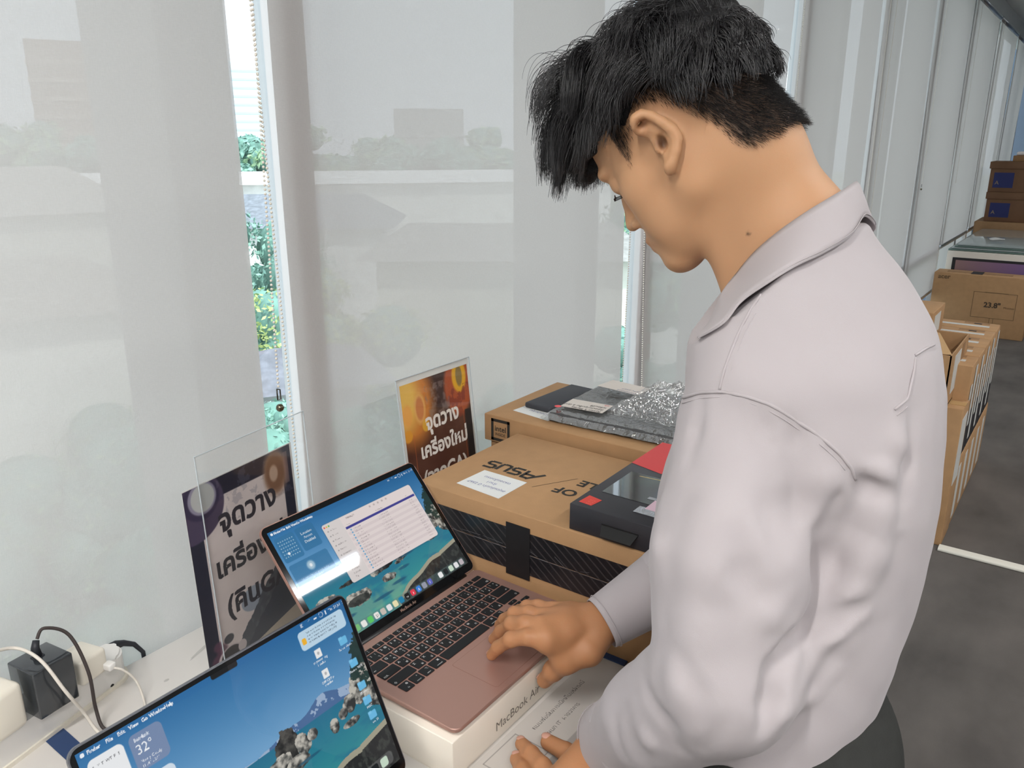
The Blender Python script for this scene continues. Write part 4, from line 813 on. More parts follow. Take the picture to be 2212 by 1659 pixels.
m = MB(); m.box(MX+.07, MX+.15, .5, .95, .475, .477, M_card2); m.box(MX+.04, MX+.18, .70, .78, .4755, .478, M_bprint); wpart('handle_slot', m, r_)
r_ = carton('white all-in-one computer carton with pink screen picture, under the sheets of glass', 7.45, 7.68, .33, 1.0, 0, .615, mt=mat('carton_white', ()))
pq = Pic(90, 60, 1.5, (150, 120, 120)); pq.c = pq.c+(pq.u*-30)[..., None]+np.array([0, 0, 1])*(pq.u*60)[..., None]
plate(r_, 'picture_frame', 7.446, 7.45, .34, .955, .20, .565, M_bprint, 'black picture frame'); pq.object('picture', frame((7.4455, .93, .545), (0, -1, 0), (0, 0, 1)), .57, .32, mat_attr('picture_ink', rough=.5), r_, r_.location)
M_gls = mat('sheet_glass', (150, 160, 160), .06, spec=.8, noise=.1, nscale=3)
root = None
for k in range(4):
    m = MB(); z = .618+.013*k; m.box(7.47+.01*k, 9.0, .28, 1.0-.02*k, z, z+.011, M_gls if k % 2 else mat('sheet_glass_green', (96, 118, 112), .08), .002)
    single('glass_sheet', m, ['lowest of the four stacked sheets of glass', 'second lowest of the four stacked sheets of glass', 'second highest of the four stacked sheets of glass', 'topmost of the four stacked glass sheets, dusty grey'][k], 'glass sheet', (8.2, .6, z), group='stacked sheets of glass')
carton('plain brown crate underneath the rear ends of the glass sheets', 7.9, 9.0, .30, .95, 0, .615, mt=M_card2)
m = MB(); m.add([(8.05+.10*math.cos(a)*(1+.4*math.sin(3*a)), .72+.06*math.sin(a), .671) for a in [k*.4 for k in range(16)]], [tuple(range(16))], mat('crumpled_plastic', (214, 214, 212), .5)); single('plastic_scrap', m, 'small scrap of crumpled white plastic on the glass sheets', 'scrap', (8.05, .72, .671))
M_dk = mat('cardboard_brown_dark', (112, 82, 60), .85, noise=.06, nscale=12); M_blue = mat('label_deep_blue', (34, 42, 96), .6)
def stackbox(label, x0, y0, z0, z1, yl):
    r_ = thing('storage_box', label, 'box', (x0+.2, y0, z0)); m = MB(); m.box(x0, x0+.42, .05, y0, z0, z1-.06, M_dk, .004); wpart('box_body', m, r_)
    m = MB(); m.box(x0-.01, x0+.43, .04, y0+.012, z1-.065, z1, M_dk, .004); wpart('lid', m, r_)
    m = MB(); m.box(x0-.002, x0, y0-.20, y0-.035, z0+.04, z1-.10, M_blue); m.text('A', .05, mat('label_ink_tan', (150, 130, 100), .6), frame((x0-.003, y0-.05, z0+.07), (0, -1, 0), (0, 0, 1)), align='LEFT'); wpart('label_panel', m, r_, 'square deep blue label'); return r_
SX = 9.10
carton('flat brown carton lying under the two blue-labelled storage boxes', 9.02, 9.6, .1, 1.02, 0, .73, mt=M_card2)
stackbox('brown lidded storage box with blue label, lower of the two', SX, .955, .731, 1.005, 0); stackbox('brown lidded storage box with blue label, upper of the two', SX, .962, 1.006, 1.285, 0)
carton('small brown carton on top of the storage boxes', SX+.05, SX+.42, .3, .80, 1.286, 1.34, mt=M_card2)
m = MB(); m.box(SX+.08, SX+.40, .32, .78, 1.341, 1.375, mat('package_white', (228, 222, 220), .5), .012); single('package', m, 'white soft package on the topmost small brown carton', 'package', (SX+.2, .55, 1.341))

# ================================================================== outside
GZ = -12.0
def outmat(name, c, rough=.9, noise=.12, nscale=1.2): return mat(name, c, rough, noise=noise, nscale=nscale)
m = MB(); m.box(-150, 400, 3, 600, GZ-.5, GZ, outmat('street_ground', (196, 200, 192))); struct('ground', m)
M_leafA = mat('leaf_green', (134, 176, 146), .6, noise=.25, nscale=3, ncol=(178, 208, 160)); M_leafB = mat('leaf_blue_green', (126, 174, 166), .6, noise=.25, nscale=3, ncol=(160, 200, 180)); M_leafC = mat('leaf_yellow_green', (170, 192, 118), .6, noise=.25, nscale=3, ncol=(196, 208, 140)); M_bark = mat('bark', (110, 96, 84), .9)  # leaf colours are paled, so the outdoor haze sits in them
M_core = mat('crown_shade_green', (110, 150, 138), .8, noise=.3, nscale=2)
def tree(x, y, ztop, rad, mt, label, seed, leaf, n=5200, group=None):
    rs = np.random.RandomState(seed); root = thing('tree', label, 'tree', (x, y, GZ), group=group)
    m = MB(); m.tube([(x, y, GZ), (x+.2, y, GZ+(ztop-GZ)*.4), (x, y, ztop-rad)], [rad*.08, rad*.06, rad*.03], M_bark, 8); wpart('trunk', m, root)
    # clumps
    K = 34; d = rs.normal(size=(K, 3)); d /= np.linalg.norm(d, axis=1)[:, None]; cc = d*np.array([rad, rad, rad*.95])*(rs.uniform(.35, .86, K))[:, None]+np.array([x, y, ztop-rad]); cr = rad*rs.uniform(.22, .36, K)
    k = rs.randint(0, K, n); dd = rs.normal(size=(n, 3)); dd /= np.linalg.norm(dd, axis=1)[:, None]; dd[:, 2] = np.abs(dd[:, 2])*.9-.2
    p = cc[k]+dd*cr[k][:, None]*rs.uniform(.75, 1.05, n)[:, None]
    a = rs.normal(size=(n, 3)); a /= np.linalg.norm(a, axis=1)[:, None]; nn = dd+rs.normal(size=(n, 3))*.5; b = np.cross(nn, a); b /= np.linalg.norm(b, axis=1)[:, None]; a = np.cross(b, nn); a /= np.linalg.norm(a, axis=1)[:, None]
    s_ = leaf*.62*rs.uniform(.6, 1.3, n)[:, None]; V = np.stack([p-a*s_, p+b*s_*.5, p+a*s_, p-b*s_*.5], 1).reshape(-1, 3)-np.array([x, y, GZ])
    me = bpy.data.meshes.new('crown'); me.from_pydata(V.tolist(), [], (np.arange(n*4).reshape(n, 4)).tolist()); me.materials.append(mt); cr_ = link('crown', me, root)
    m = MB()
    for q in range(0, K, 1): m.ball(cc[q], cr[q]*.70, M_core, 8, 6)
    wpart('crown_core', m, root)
def polar(az, d): return (math.cos(R(az))*d, math.sin(R(az))*d)
tr_ = [(54.2, 13.5, -1.9, 2.7, M_leafB, 'broad blue-green tree seen at the bottom of the open strip between blinds', .09, 15000), (51, 24, -1.9, 4.0, M_leafC, 'sunlit yellow-green tree in the middle of the open strip between blinds', .13, 16000), (54.5, 37, -.45, 5.4, M_leafB, 'blue-green tree just below the tiled roof', .2, 12000),
       (46, 19, -3.8, 3.5, M_leafA, 'mid-green tree right of the open strip, behind the wide blind', .12, 5000), (66, 20, -4.0, 4.5, M_leafA, 'mid-green rounded tree behind the left blind', .14, 5000), (28, 22, -3.0, 4.2, M_leafB, 'blue-green tree seen in the slit under the nose', .13, 7000), (26.5, 34, 1.4, 5, M_leafA, 'taller green tree higher in the slit under the nose', .2, 5000), (60, 34, -4.4, 5, M_leafA, 'tree beyond the white wall behind the left blind', .2, 3000)]
for k, (az, d, zt, rd, mt, lb_, lf, n) in enumerate(tr_):
    x, y = polar(az, d); tree(x, y, zt, rd, mt, lb_, 10+k, lf, n)
for k, az in enumerate(np.arange(24, 78, 3.4)):
    x, y = polar(az, 88+5*math.sin(k*2.1)); tree(x, y, 1.47+88*math.tan(R(1.25+.5*math.sin(k*1.7))), 6.5, M_leafB if k % 2 else M_leafA, 'hazy tree of the distant treeline along the horizon', 60+k, .6, 2600, group='distant treeline along the horizon')
# roofs
def building(label, az, d, w, dep, z0, z1, roofc, wallc, rz, windows=False, gable=1.2, fascia=None):
    x, y = polar(az, d); root = thing('house', label, 'building', (x, y, GZ), R(rz)); m = MB(); m.box(-w/2, w/2, -dep/2, dep/2, 0, z1-GZ, outmat('render_%d_%d_%d' % wallc, wallc)); part('wall', m, root)
    h = z1-GZ; m = MB(); e = .6; m.add([(-w/2-e, -dep/2-e, h-.1), (w/2+e, -dep/2-e, h-.1), (w/2+e, dep/2+e, h-.1), (-w/2-e, dep/2+e, h-.1), (-w/2+gable, 0, h+gable), (w/2-gable, 0, h+gable)], [(0, 1, 5, 4), (1, 2, 5), (2, 3, 4, 5), (3, 0, 4), (3, 2, 1, 0)], outmat('roof_%d_%d_%d' % roofc, roofc, noise=.25, nscale=4)); part('roof', m, root)
    if fascia: m = MB(); m.box(-w/2-e-.05, w/2+e+.05, -dep/2-e-.1, -dep/2-e, h-.5, h-.05, outmat('fascia_orange', fascia)); part('fascia', m, root)
    if windows:
        for i in range(int(w/2.6)):
            for j in range(3):
                m = MB(); x0 = -w/2+.9+i*2.6; m.box(x0, x0+1.2, -dep/2-.05, -dep/2+.02, h-2.6-j*3, h-1.3-j*3, outmat('window_dark', (96, 100, 104))); part('window', m, root)
    return root
building('long white building with orange-edged white roof across the treeline', 48, 62, 40, 8, 0, -1.2, (232, 234, 232), (236, 236, 232), 140, gable=.6, fascia=(220, 140, 110))
building('white house with dark tiled hip roof below the orange-edged roof', 50, 50, 10, 7, 0, -3.0, (128, 134, 142), (232, 232, 230), 128, gable=1.5)
building('small pavilion with dark roof low in the open strip', 51.0, 18.5, 2.4, 2.2, 0, -3.5, (120, 122, 130), (190, 190, 190), 150, gable=.5)
building('cream low building with square windows behind the wide blind', 36, 30, 9, 6, 0, -2.2, (150, 150, 146), (226, 224, 210), 126, windows=True, gable=.8)
building('white-walled building with grey roof behind the left blind', 72, 26, 9, 6, 0, -2.6, (150, 146, 138), (236, 234, 226), 160, gable=1.0)
building('large grey-roofed hall behind the left blind', 72, 50, 18, 10, 0, -1.8, (158, 156, 150), (210, 208, 200), 165, gable=2.0)
def tower(label, az, d, w, zt, c, line):
    x, y = polar(az, d); root = thing('tower_block', label, 'building', (x, y, GZ), R(az+90)); m = MB(); m.box(-w/2, w/2, -w/2, w/2, 0, zt-GZ, outmat('tower_%d_%d_%d' % c, c, noise=.03)); m.box(-w/2-.1, -w/2+w*.35, -w*.6, -w/2, 0, zt-GZ, outmat('towerb_%d_%d_%d' % line, line, noise=.03)); part('shaft', m, root)
    m = MB(); n = int((zt-GZ)/3.6)
    for k in range(n): m.box(-w/2-.2, w/2+.2, -w*.605, w/2+.2, k*3.6, k*3.6+.9, outmat('towerb_%d_%d_%d' % line, line, noise=.03))
    part('floor_bands', m, root)
tower('pale blue high-rise at the top of the open strip between blinds', 52.6, 420, 30, 36, (206, 226, 238), (176, 204, 226))
tower('brown rounded tower showing through the left blind', 63.4, 210, 13, 21.5, (140, 118, 104), (166, 146, 132))
tower('low grey block on the horizon behind the wide blind', 41.5, 230, 18, 9.5, (150, 150, 150), (160, 160, 160))
# ================================================================== the person
def at(x, y, d):            # a point seen in direction (x, y) of the survey photo at distance d along the view axis
    return C0+d*(FW+RT*(x-1106.0)/1742.0-UP*(y-829.5)/1742.0)
def px_of(P):
    P = np.asarray(P, float)-C0; d = P@FW; return 1106+1742*(P@RT)/d, 829.5-1742*(P@UP)/d, d

class Field:
    """signed distance on a grid, shapes blended in one after another, then meshed by surface nets"""
    def __init__(s, lo, hi, h):
        s.lo = np.array(lo, float); s.h = h; s.n = np.ceil((np.array(hi)-s.lo)/h).astype(int)+1
        s.D = np.full(tuple(s.n), 1.0, np.float32)
        s.ax = [s.lo[i]+h*np.arange(s.n[i]) for i in range(3)]
    def sub(s, a, b):
        i0 = np.clip(np.floor((np.array(a)-s.lo)/s.h).astype(int), 0, s.n); i1 = np.clip(np.ceil((np.array(b)-s.lo)/s.h).astype(int)+1, 0, s.n)
        sl = tuple(slice(p, q) for p, q in zip(i0, i1))
        return sl, np.meshgrid(*[s.ax[i][sl[i]] for i in range(3)], indexing='ij')
    def comb(s, sl, d, k, op):
        if s.D[sl].size == 0: return
        a = s.D[sl]; k = max(k, 1e-5)
        if op == 'u': h = np.clip(.5+.5*(a-d)/k, 0, 1); s.D[sl] = a*(1-h)+d*h-k*h*(1-h)
        else: h = np.clip(.5-.5*(a+d)/k, 0, 1); s.D[sl] = a*(1-h)-d*h+k*h*(1-h)
    def cap(s, a, b, r1, r2=None, k=.01, op='u'):
        a = np.array(a, float); b = np.array(b, float); r2 = r1 if r2 is None else r2; m = max(r1, r2)+k+3*s.h
        sl, (X, Y, Z) = s.sub(np.minimum(a, b)-m, np.maximum(a, b)+m); ab = b-a; L2 = ab@ab+1e-12
        t = np.clip(((X-a[0])*ab[0]+(Y-a[1])*ab[1]+(Z-a[2])*ab[2])/L2, 0, 1)
        d = np.sqrt((X-a[0]-t*ab[0])**2+(Y-a[1]-t*ab[1])**2+(Z-a[2]-t*ab[2])**2)-(r1+(r2-r1)*t)
        s.comb(sl, d, k, op); return s
    def chain(s, pts, rs, k=.01, op='u'):
        for i in range(len(pts)-1): s.cap(pts[i], pts[i+1], rs[i], rs[i+1], k, op)
        return s
    def ell(s, c, r, M=None, k=.01, op='u'):
        c = np.array(c, float); r = np.array(r, float); m = r.max()+k+3*s.h
        sl, (X, Y, Z) = s.sub(c-m, c+m); P = [X-c[0], Y-c[1], Z-c[2]]
        if M is not None: P = [P[0]*M[i][0]+P[1]*M[i][1]+P[2]*M[i][2] for i in range(3)]
        k0 = np.sqrt(sum((p/q)**2 for p, q in zip(P, r))); k1 = np.sqrt(sum((p/q**2)**2 for p, q in zip(P, r)))+1e-9
        s.comb(sl, k0*(k0-1)/k1, k, op); return s
    def loft(s, keys, k=.01, op='u', z0=None, z1=None, n=2.3):
        K = np.array(keys); z0 = K[0, 0] if z0 is None else z0; z1 = K[-1, 0] if z1 is None else z1
        m = .05; mx = K[:, 3:5].max()
        lo = [K[:, 1].min()-mx-m, K[:, 2].min()-mx-m, z0-m]; hi = [K[:, 1].max()+mx+m, K[:, 2].max()+mx+m, z1+m]
        sl, (X, Y, Z) = s.sub(lo, hi); zz = s.ax[2][sl[2]]
        f = [np.interp(zz, K[:, 0], K[:, i]) for i in range(1, 5)]
        # smooth the interpolation
        for i in range(4):
            g = np.pad(f[i], 6, mode='edge'); f[i] = np.convolve(g, np.ones(13)/13, 'valid')
        q = ((np.abs(X-f[0])/f[2])**n+(np.abs(Y-f[1])/f[3])**n)**(1/n)
        d = (q-1)*np.minimum(f[2], f[3]); d = np.maximum(d, np.maximum(z0-Z, Z-z1)); s.comb(sl, d, k, op); return s
    def blur(s, n=1):
        for _ in range(n):
            D = s.D
            for ax in range(3):
                D = (np.roll(D, 1, ax)+2*D+np.roll(D, -1, ax))/4
            s.D = D
    def val(s, P):
        P = np.asarray(P, float); q = (P-s.lo)/s.h; i = np.clip(np.floor(q).astype(int), 0, s.n-2); f = np.clip(q-i, 0, 1); r = 0
        for a in (0, 1):
            for b in (0, 1):
                for c in (0, 1):
                    w_ = (f[..., 0] if a else 1-f[..., 0])*(f[..., 1] if b else 1-f[..., 1])*(f[..., 2] if c else 1-f[..., 2])
                    r = r+w_*s.D[i[..., 0]+a, i[..., 1]+b, i[..., 2]+c]
        return r
    def grad(s, P):
        P = np.asarray(P, float); e = s.h; g = np.stack([s.val(P+np.eye(3)[i]*e)-s.val(P-np.eye(3)[i]*e) for i in range(3)], -1)
        return g/(np.linalg.norm(g, axis=-1, keepdims=True)+1e-9)
    def hit(s, x, y, d0=.45, d1=1.4):
        ds = np.arange(d0, d1, .003); P = np.array([at(x, y, d) for d in ds])
        ok = np.all((P > s.lo+s.h) & (P < s.lo+s.h*(s.n-2)), 1); v = np.where(ok, s.val(P), 1); j = np.argmax(v < 0)
        return P[j] if v[j] < 0 else None
    def mesh(s):
        D = s.D; S = D < 0; n = D.shape
        c = np.zeros((n[0]-1, n[1]-1, n[2]-1), np.int8)
        for a in (0, 1):
            for b in (0, 1):
                for e in (0, 1): c += S[a:n[0]-1+a, b:n[1]-1+b, e:n[2]-1+e]
        act = (c > 0) & (c < 8); idx = np.full(act.shape, -1, np.int64); I = np.argwhere(act); idx[act] = np.arange(len(I))
        acc = np.zeros((len(I), 3)); cnt = np.zeros(len(I))
        cor = [(a, b, e) for a in (0, 1) for b in (0, 1) for e in (0, 1)]
        V = {k: D[I[:, 0]+k[0], I[:, 1]+k[1], I[:, 2]+k[2]] for k in cor}
        for p in cor:
            for ax in range(3):
                if p[ax] == 0:
                    q = list(p); q[ax] = 1; q = tuple(q); v0, v1 = V[p], V[q]; m = (v0 < 0) != (v1 < 0)
                    t = np.where(m, v0/(v0-v1+1e-12), 0); pos = np.array(p, float)[None, :]+np.zeros((len(I), 3)); pos[:, ax] += t
                    acc[m] += pos[m]; cnt[m] += 1
        P = s.lo+s.h*(I+acc/cnt[:, None]); Q = []
        for ax in range(3):
            u_, v_ = (ax+1) % 3, (ax+2) % 3; sl0 = [slice(None)]*3; sl1 = [slice(None)]*3; sl0[ax] = slice(0, n[ax]-1); sl1[ax] = slice(1, n[ax])
            ch = S[tuple(sl0)] != S[tuple(sl1)]; E_ = np.argwhere(ch); E_ = E_[(E_[:, u_] > 0) & (E_[:, v_] > 0) & (E_[:, u_] < n[u_]-1) & (E_[:, v_] < n[v_]-1)]
            def cell(du, dv): e = E_.copy(); e[:, u_] -= du; e[:, v_] -= dv; return idx[e[:, 0], e[:, 1], e[:, 2]]
            q = np.stack([cell(1, 1), cell(0, 1), cell(0, 0), cell(1, 0)], 1); fl = S[E_[:, 0], E_[:, 1], E_[:, 2]]
            q = np.where(fl[:, None], q, q[:, ::-1]); Q.append(q)
        Q = np.concatenate(Q); Q = Q[(Q >= 0).all(1)]; return P, Q

def smooth_pts(P, Q, it=2, lam=.5):
    e = np.concatenate([Q[:, [0, 1]], Q[:, [1, 2]], Q[:, [2, 3]], Q[:, [3, 0]]]); 
    for _ in range(it):
        acc = np.zeros_like(P); cnt = np.zeros(len(P))
        for i in range(3): acc[:, i] = np.bincount(e[:, 0], P[e[:, 1], i], len(P))+np.bincount(e[:, 1], P[e[:, 0], i], len(P))
        cnt = np.bincount(e[:, 0], minlength=len(P))+np.bincount(e[:, 1], minlength=len(P)); P = P+lam*(acc/np.maximum(cnt, 1)[:, None]-P)
    return P
def sdf_obj(name, parts_, material, parent, origin, color=None, loc=(0, 0, 0)):
    Ps, Qs, o = [], [], 0
    for P, Q in parts_: Ps.append(P); Qs.append(Q+o); o += len(P)
    P = np.concatenate(Ps); Q = np.concatenate(Qs); me = bpy.data.meshes.new(name)
    V = P-np.array(origin); me.vertices.add(len(V)); me.vertices.foreach_set('co', V.ravel()); me.loops.add(Q.size); me.loops.foreach_set('vertex_index', Q.ravel().astype(np.int32))
    me.polygons.add(len(Q)); me.polygons.foreach_set('loop_start', np.arange(0, Q.size, 4, dtype=np.int32)); me.polygons.foreach_set('use_smooth', np.ones(len(Q), bool)); me.update(calc_edges=True)
    if color is not None:
        a_ = me.attributes.new('Col', 'FLOAT_COLOR', 'POINT'); r_ = np.ones((len(P), 4)); r_[:, :3] = color(P); a_.data.foreach_set('color', r_.ravel())
    me.materials.append(material); return link(name, me, parent, loc)

PO = (.86, .2, 0.0)
person = thing('person', 'person in a pale lavender-white shirt and dark trousers, bending over the rose gold laptop', 'person', PO)

# ---- head frame
def rotw(az, p, r):
    f = np.array([math.cos(az), math.sin(az), 0]); l = np.array([-math.sin(az), math.cos(az), 0]); u = np.array([0, 0, 1.])
    X = math.cos(p)*f-math.sin(p)*u; Z = math.sin(p)*f+math.cos(p)*u
    Y = math.cos(r)*l+math.sin(r)*Z; Z2 = -math.sin(r)*l+math.cos(r)*Z
    return np.stack([X, Y, Z2])
HM = rotw(R(HEAD_AZ), R(HEAD_PITCH), R(HEAD_ROLL)); HS = HEAD_S; HO = at(*EAR_AT)-HS*(np.array((0, .073, 0))@HM)
def hp(*l): return HO+HS*(np.array(l)@HM)
def hloc(P): return (np.asarray(P)-HO)@HM.T/HS
def hv(r): return tuple(HS*q for q in r)

B = Field((.66, .16, 1.20), (1.08, .62, 1.68), .0028)
# skull and face
B.ell(hp(-.012, 0, .045), hv((.095, .076, .084)), HM, .01)
B.ell(hp(.042, 0, .045), hv((.056, .062, .052)), HM, .03)
B.ell(hp(.040, 0, -.030), hv((.050, .058, .066)), HM, .03)
for sg in (1, -1):
    B.ell(hp(.048, .044*sg, -.018), hv((.026, .020, .022)), HM, .022)          # cheekbone
    B.cap(hp(-.004, .050*sg, -.048), hp(.066, .018*sg, -.104), .017*HS, .015*HS, .028)   # jaw
    B.cap(hp(-.002, .052*sg, .0), hp(-.004, .050*sg, -.05), .016*HS, .016*HS, .025)
    B.ell(hp(.045, .034*sg, -.058), hv((.028, .020, .030)), HM, .025)          # cheek
B.ell(hp(.074, 0, -.105), hv((.017, .020, .016)), HM, .018)                    # chin
B.ell(hp(.072, 0, -.070), hv((.022, .028, .024)), HM, .015)
B.chain([hp(.088, 0, .012), hp(.093, 0, -.014), hp(.106, 0, -.040)], [.0075*HS, .008*HS, .0090*HS], .010)
for sg in (1, -1):
    B.ell(hp(.093, .012*sg, -.044), hv((.011, .0075, .008)), HM, .006)
    B.ell(hp(.078, .030*sg, .004), hv((.016, .017, .012)), HM, .006, 's') 
    B.ell(hp(.077, .031*sg, .002), hv((.0145, .016, .012)), HM, .004)          # closed lid over the eye
    B.ell(hp(.087, .026*sg, .022), hv((.012, .024, .008)), HM, .012)           # brow
    B.ell(hp(.0935, .0075*sg, -.0505), hv((.006, .004, .004)), HM, .003, 's')
B.ell(hp(.0915, 0, -.0690), hv((.0095, .021, .0055)), HM, .004)
B.ell(hp(.0885, 0, -.0800), hv((.0095, .019, .0062)), HM, .004)
B.cap(hp(.100, .018, -.0745), hp(.100, -.018, -.0745), .0018, .0018, .003, 's')
B.ell(hp(.089, 0, -.0935), hv((.008, .016, .005)), HM, .006, 's')
B.ell(hp(.036, 0, -.092), hv((.048, .034, .022)), HM, .02)
# neck
NB = np.array(NECK_B)
B.chain([hp(-.040, 0, .0), hp(-.052, 0, -.045), NB+np.array([0, -.012, .0]), NB+np.array([0, -.02, -.08])], [.058, .055, .058, .068], .03)
B.chain([hp(-.008, 0, -.050), hp(-.026, 0, -.082), NB+np.array([0, .008, -.045])], [.042, .038, .044], .022)
B.cap(hp(-.012, .045, -.02), NB+np.array([-.02, .045, -.06]), .014, .012, .03)  # neck muscle
B.cap(NB+np.array([-.07, -.02, -.09]), NB+np.array([.07, -.02, -.09]), .05, .05, .03)
B.blur(1)
# ears
DE = px_of(hp(0, .073, 0))[2]
def ep(x, y, l): return at(x+EAR_DX, y+EAR_DY, DE-l)
def ear(F_, mir):
    def m(p):
        if not mir: return p
        l = hloc(p); l[1] = -l[1]; return hp(*l)
    # helix, folded rim
    F_.chain([m(ep(*q)) for q in ((1397, 292, .000), (1380, 285, .004), (1370, 272, .010), (1371, 256, .014), (1386, 247, .016), (1408, 252, .018), (1430, 265, .020), (1452, 280, .021), (1463, 298, .020), (1460, 325, .018), (1452, 350, .014), (1447, 362, .011))], [.0035, .0042, .0048, .0052, .0056, .0060, .0062, .0062, .0060, .0056, .0056, .0058], .004)
    F_.cap(m(ep(1447, 360, .010)), m(ep(1447, 370, .007)), .0068, .0058, .004)
    # back of the ear towards the skull
    F_.chain([m(ep(*q)) for q in ((1400, 268, .002), (1432, 285, .004), (1450, 305, .003), (1447, 335, .002))], [.008, .010, .010, .007], .008)
    F_.chain([m(ep(*q)) for q in ((1400, 268, .006), (1428, 280, .009), (1445, 300, .009), (1445, 330, .008))], [.006, .006, .006, .005], .005)
    # antihelix and tragus, hollow
    F_.chain([m(ep(*q)) for q in ((1408, 283, .009), (1430, 293, .011), (1441, 312, .011), (1438, 335, .010), (1440, 350, .009))], [.0025, .003, .0032, .0032, .0032], .003)
    F_.ell(m(ep(1428, 309, .008)), (.0068, .0068, .0105), HM, .004, 's')
    F_.ell(m(ep(1388, 268, .013)), (.0075, .0065, .0045), HM, .003, 's')
    F_.cap(m(ep(1412, 268, .017)), m(ep(1436, 288, .016)), .0028, .0028, .003, 's')
    F_.cap(m(ep(1415, 303, .003)), m(ep(1420, 325, .004)), .0045, .004, .005)
for mir in (False, True): ear(B, mir)
B.blur(1)
head_part = B.mesh()

# ---- arms and hands
TX = .8132      # top of the rose gold laptop
def onz(x, y, z):
    d = FW+RT*(x-1106.0)/1742.0-UP*(y-829.5)/1742.0; return C0+d*(z-CAMH)/d[2]
HR = Field((.66, .40, .735), (.96, .62, .95), .0018)
wr = onz(1290, 1350, .862)
mc = {'i': onz(1180, 1376, .872), 'm': onz(1168, 1352, .878), 'r': onz(1178, 1334, .874), 'p': onz(1192, 1319, .866)}
HR.chain([np.array([.905, .39, .905]), wr], [.030, .0265], .01)
for k_, rr in (('i', .0125), ('m', .0128), ('r', .0122), ('p', .0112)):
    HR.chain([wr+(mc[k_]-wr)*.12, wr+(mc[k_]-wr)*.6, mc[k_]], [.0185, .0148, rr], .016)
    HR.cap(wr+(mc[k_]-wr)*.55-np.array([0, 0, .010]), mc[k_]-np.array([0, 0, .006]), .012, .009, .012)
fing = {'i': [(1140, 1376, .872), (1104, 1381, .862), (1076, 1398, .840), (1062, 1415, TX+.0072)], 'm': [(1134, 1346, .878), (1106, 1348, .868), (1082, 1364, .843), (1066, 1381, TX+.0072)],
        'r': [(1142, 1324, .876), (1112, 1326, .866), (1090, 1338, .842), (1078, 1350, TX+.0072)], 'p': [(1162, 1309, .866), (1138, 1310, .858), (1120, 1318, .840), (1108, 1330, TX+.007)]}
fr = {'i': (.0104, .0094, .0085, .0072), 'm': (.0106, .0096, .0086, .0073), 'r': (.010, .0092, .0082, .007), 'p': (.0088, .008, .0073, .0063)}
tipsR = []
for k_, q in fing.items():
    P = [mc[k_]]+[onz(*a) for a in q]; HR.chain(P, [.0115*(.9 if k_ == 'p' else 1)]+list(fr[k_]), .004); HR.ell(P[2], (fr[k_][1]*1.08,)*3, None, .004); tipsR.append((P[-2], P[-1], fr[k_][3]))
th = [onz(1270, 1405, .845), onz(1222, 1425, .835), onz(1196, 1448, .812), onz(1176, 1470, .786)]
HR.chain([wr+np.array([-.002, -.004, -.006]), th[0], th[1], th[2], th[3]], [.0215, .0185, .0138, .0118, .0102], .010)
HR.cap(mc['i']-np.array([0, 0, .006]), th[1], .010, .011, .020)      # web of the thumb
for k_ in 'imrp':                                                       # tendons
    HR.cap(wr+(mc[k_]-wr)*.35+np.array([0, 0, .0135]), mc[k_]+np.array([0, 0, .0095]), .0022, .003, .006)
HR.cap(onz(1292, 1380, .855), onz(1292, 1380, .855)+np.array([.0, 0, .004]), .012, .012, .012)
tipsR.append((th[2], th[3], .0102)); HR.blur(1)
# left hand lying on the form
HL = Field((.56, .28, .735), (.86, .56, .90), .0018)
ZT = TZ+.0022
wl = np.array([.712, .375, .792])
q_ = {'t': [(1282, 1672, .782), (1258, 1645, .768), (1222, 1624, .7605), (1184, 1603, .7555)], 'i': [(1205, 1700, .778), (1172, 1655, .772), (1148, 1628, .764), (1127, 1607, .7535)], 'm': [(1180, 1730, .778), (1150, 1690, .773), (1130, 1664, .764), (1116, 1640, .7535)], 'r': [(1165, 1765, .776), (1142, 1725, .771), (1124, 1700, .762), (1113, 1678, .753)], 'p': [(1165, 1800, .772), (1145, 1765, .767), (1132, 1740, .760), (1124, 1722, .752)]}
HL.chain([np.array([.69, .31, .84]), wl], [.029, .0255], .01); tipsL = []
fl = {'t': (.0128, .0118, .0110, .0098), 'i': (.0112, .0102, .0094, .0085), 'm': (.0112, .0102, .0094, .0085), 'r': (.0108, .0098, .009, .0082), 'p': (.0095, .0086, .0078, .0070)}
for k_, q in q_.items():
    P = [onz(*a) for a in q]; HL.chain([wl+(P[0]-wl)*.2, wl+(P[0]-wl)*.65, P[0]], [.018, .015, fl[k_][0]], .014); HL.chain(P, list(fl[k_]), .004); tipsL.append((P[-2], P[-1], fl[k_][3]))
HL.cap(onz(1205, 1700, .768), onz(1165, 1800, .765), .012, .010, .012); HL.blur(1)
# hidden trunk, so that the body is whole under the clothes
TR = Field((.555, .02, .0), (1.16, .48, 1.36), .009)
TR.loft([(.86, .765, .203, .10, .07), (1.0, .825, .205, .11, .08), (1.2, .875, .21, .155, .10), (1.28, .885, .235, .15, .09), (1.33, .89, .25, .08, .06)], .02)
for sx in (-1, 1): TR.chain([(.760+.052*sx, .195, .88), (.795+.085*sx, .18, .50), (.80+.09*sx, .165, .07)], [.058, .045, .035], .02)
SL, SR = np.array([.725, .25, 1.205]), np.array([1.035, .28, 1.225]); EL, ER = np.array([.628, .215, .995]), np.array([1.0, .315, .975])
TR.chain([SL, EL, (.69, .31, .84), wl], [.045, .035, .028, .026], .01); TR.chain([SR, ER, (.905, .39, .905), wr], [.045, .035, .029, .026], .01)
TR.cap((.89, .25, 1.30), tuple(NB), .06, .05, .02)

